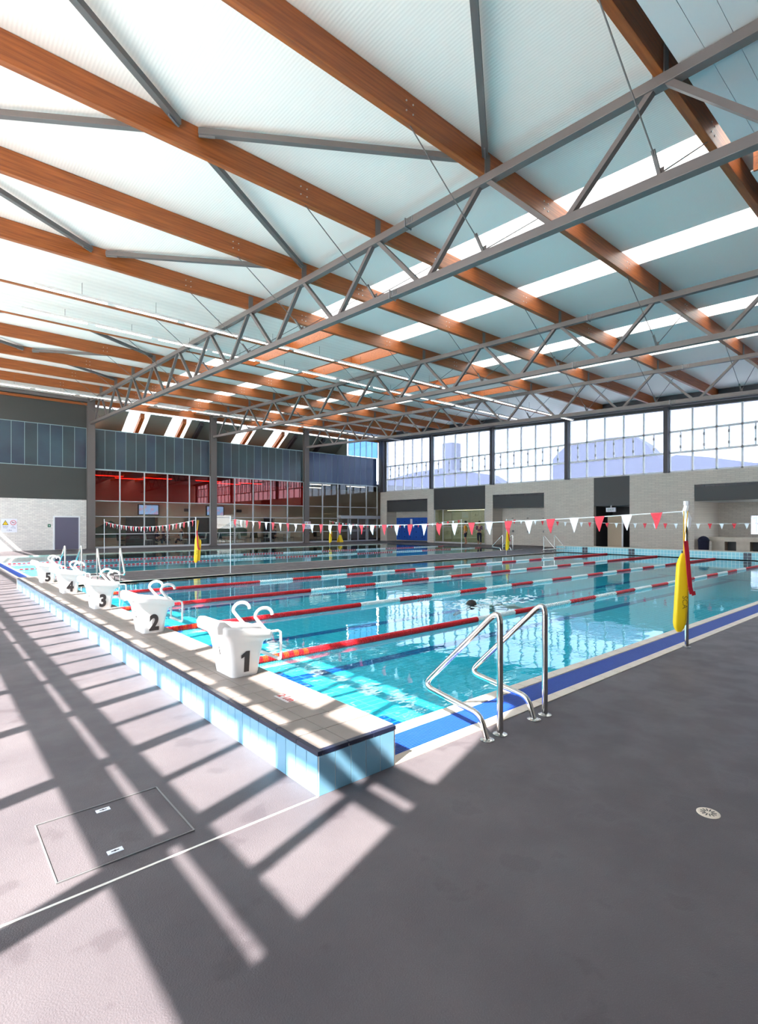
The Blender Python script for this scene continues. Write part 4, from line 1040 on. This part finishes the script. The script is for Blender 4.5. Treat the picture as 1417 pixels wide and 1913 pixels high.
# ---------------------------------------------------------------- backstroke flags
def bunting(label, x, ya, yb, za, zbb, sag, step, first, wtri=.155, htri=.215):
    t = thing('flag_line', label, 'bunting', (x, (ya+yb)/2, min(za, zbb)-sag), 'backstroke flag lines')
    L_ = yb-ya; zf = lambda y: za+(zbb-za)*(y-ya)/L_-4*sag*((y-ya)/L_)*(1-(y-ya)/L_)
    MB().tube([(x, ya+L_*k/24, zf(ya+L_*k/24)) for k in range(25)], .007, 6).build('line', 'rope', t)
    y = ya+first; i = 0; srcs = {}
    r_ = random.Random(int(x*10+ya))
    while y < yb-.2:
        c = 'flagred' if i % 2 == 0 else 'flagwhite'; z = zf(y); m = MB(); tw_ = r_.uniform(-.03, .03); b = r_.uniform(-.02, .02)
        w2 = wtri/2; T_ = [(x-.008, y-w2, zf(y-w2)+.008), (x-.008, y+w2, zf(y+w2)+.008), (x-.008+tw_, y+w2*.5, z-htri*.5), (x-.008+b, y+.004, z-htri), (x-.008+b, y-.004, z-htri), (x-.008+tw_*.3, y-w2*.5, z-htri*.5)]
        m.add(T_+[(p[0]+.004, p[1], p[2]) for p in T_], [(0,1,2,5), (5,2,3,4), (7,6,11,8), (8,11,10,9), (0,5,11,6), (5,4,10,11), (1,0,6,7), (2,1,7,8), (3,2,8,9), (4,3,9,10)])
        m.build('pennant', c, t); y += step; i += 1
bunting('large red and white backstroke flags strung over the near end of the main pool', 7.48, 2.53, 15.9, 1.76, 1.74, .19, .395, .37)
bunting('red and white backstroke flags over the near end of the far pool', 7.48, 18.74, 31.43, 1.73, 1.70, .27, .395, .3)
bunting('small distant red and white flags over the far end of the main pool', 22.5, -.5, 16.0, 1.78, 1.80, .2, .395, .2, .15, .2)
bunting('small distant red and white flags over the far end of the far pool', 22.5, 18.95, 31.4, 1.80, 1.75, .3, .395, .2, .15, .2)
def pole(x, y, label, h=1.78, r=.014, m='whitepaint'):
    t = thing('flag_pole', label, 'pole', (x, y, 0), 'bunting poles')
    MB().tube([(x, y, 0), (x, y, h)], r, 8).build('pole', m, t, smooth=True); MB().lathe([(.05, 0), (.05, .008), (.02, .012)], (x, y, 0), 14).build('base_flange', 'plate', t)
    MB().tube([(x, y, h), (x, y, h+.05)], r*1.6, 8).build('cap', 'whitepaint', t); return t
nearp = pole(7.48, 2.53, 'near stainless flag pole beside the yellow rescue tube', 1.84, .024, 'chrome')
pole(7.48, 15.9, 'thin white flag pole between the pools, left of centre'); pole(7.48, 18.74, 'flag pole at the near edge of the far pool holding a rescue tube'); pole(7.48, 31.43, 'thin white flag pole in front of the first red bay')
pole(22.5, 16.0, 'distant flag pole on the far edge of the main pool holding a rescue tube'); pole(22.5, 18.95, 'distant thin white flag pole near the person in yellow'); pole(22.5, 31.4, 'farthest flag pole by the cafe entrance')
# bunched white flag tied on the near pole
m = MB(); m.tube([(7.48, 2.55, 1.88), (7.49, 2.53, 1.84), (7.46, 2.54, 1.76), (7.5, 2.52, 1.66), (7.49, 2.52, 1.56), (7.48, 2.53, 1.46)], [.01, .03, .036, .046, .034, .008], 7)
m.build('spare_pennant', 'flagwhite', None, label='crumpled white spare pennant tied round the top of the near pole', cat='flag')
def rescue_tube(loc, rz, label, s=1.0, tilt=-.06):
    """hanging vertically, centre top at loc"""
    t = thing('rescue_tube', label, 'rescue tube', (0,0,0), 'yellow rescue tubes')
    ring = []
    for (z, k) in ((-.52, .35), (-.60, .8), (-.66, 1), (-1.40, 1), (-1.47, .8), (-1.52, .35)):
        ring.append(rrect(tilt*z*0+(z+.52)*-tilt, 0, .075*k, .04*k, .03*k, z))
    loft(ring[::-1]).build('foam', 'yellow', t, smooth=True)
    ring = [rrect((z+.52)*-tilt+.07, .07, .06*k, .035*k, .025*k, z) for (z, k) in ((-1.45, .8), (-1.38, 1), (-.75, 1), (-.68, .6))]
    loft(ring).build('foam', 'yellow', t, smooth=True)
    pts = [(.0, -.05, -.36), (.01, -.06, -.5), (.025, -.07, -.75), (.045, -.07, -.95), (.07, -.06, -1.03), (.12, -.05, -1.02)]
    m = MB()
    for a, b in zip(pts, pts[1:]): m.bar(a, b, .05, .012, (0, 1, 0))
    m.build('strap', 'redweb', t)
    m = MB(); m.tube([(.0, -.01, .02), (-.01, -.02, -.36)], .006, 5); m.tube([(.05, -.01, .02), (0, -.02, -.36)], .006, 5); m.tube([(0, -.02, -.36), (0, -.01, -.55)], .012, 5); m.build('tow_line', 'yrope', t)
    text('marker_lettering', 'SCA', .09, 'marker', t, (-.037, -.043, -1.14), (pi/2, pi/2, 0), 1, .0008)
    t.location = loc; t.rotation_euler = (0, 0, rz); t.scale = (s, s, s); return t
RZ = -radians(40)
rescue_tube((7.34, 2.52, 1.74), RZ, 'yellow foam rescue tube with crimson strap hanging on the near pole')
rescue_tube((7.5, 18.64, 1.7), RZ, 'yellow rescue tube hanging at the left, in front of the first red bay')
rescue_tube((22.5, 15.9, 1.75), RZ, 'yellow rescue tube hanging far off between the people and the grey brick')
rescue_tube((22.5, 31.3, 1.7), RZ, 'small distant yellow rescue tube near the cafe entrance')
ws = thing('wet_floor_sign', 'yellow wet floor sign standing outside the cafe entrance', 'sign', (27.2, YW-.6, 0))
m = MB(); m.hexa([(27.0, YW-.85, 0), (27.35, YW-.85, 0), (27.35, YW-.8, 0), (27.0, YW-.8, 0), (27.08, YW-.62, .62), (27.27, YW-.62, .62), (27.27, YW-.58, .62), (27.08, YW-.58, .62)])
m.build('front_panel', 'yellow', ws)
m = MB(); m.hexa([(27.0, YW-.38, 0), (27.35, YW-.38, 0), (27.35, YW-.33, 0), (27.0, YW-.33, 0), (27.08, YW-.6, .62), (27.27, YW-.6, .62), (27.27, YW-.56, .62), (27.08, YW-.56, .62)]); m.build('rear_panel', 'yellow', ws)
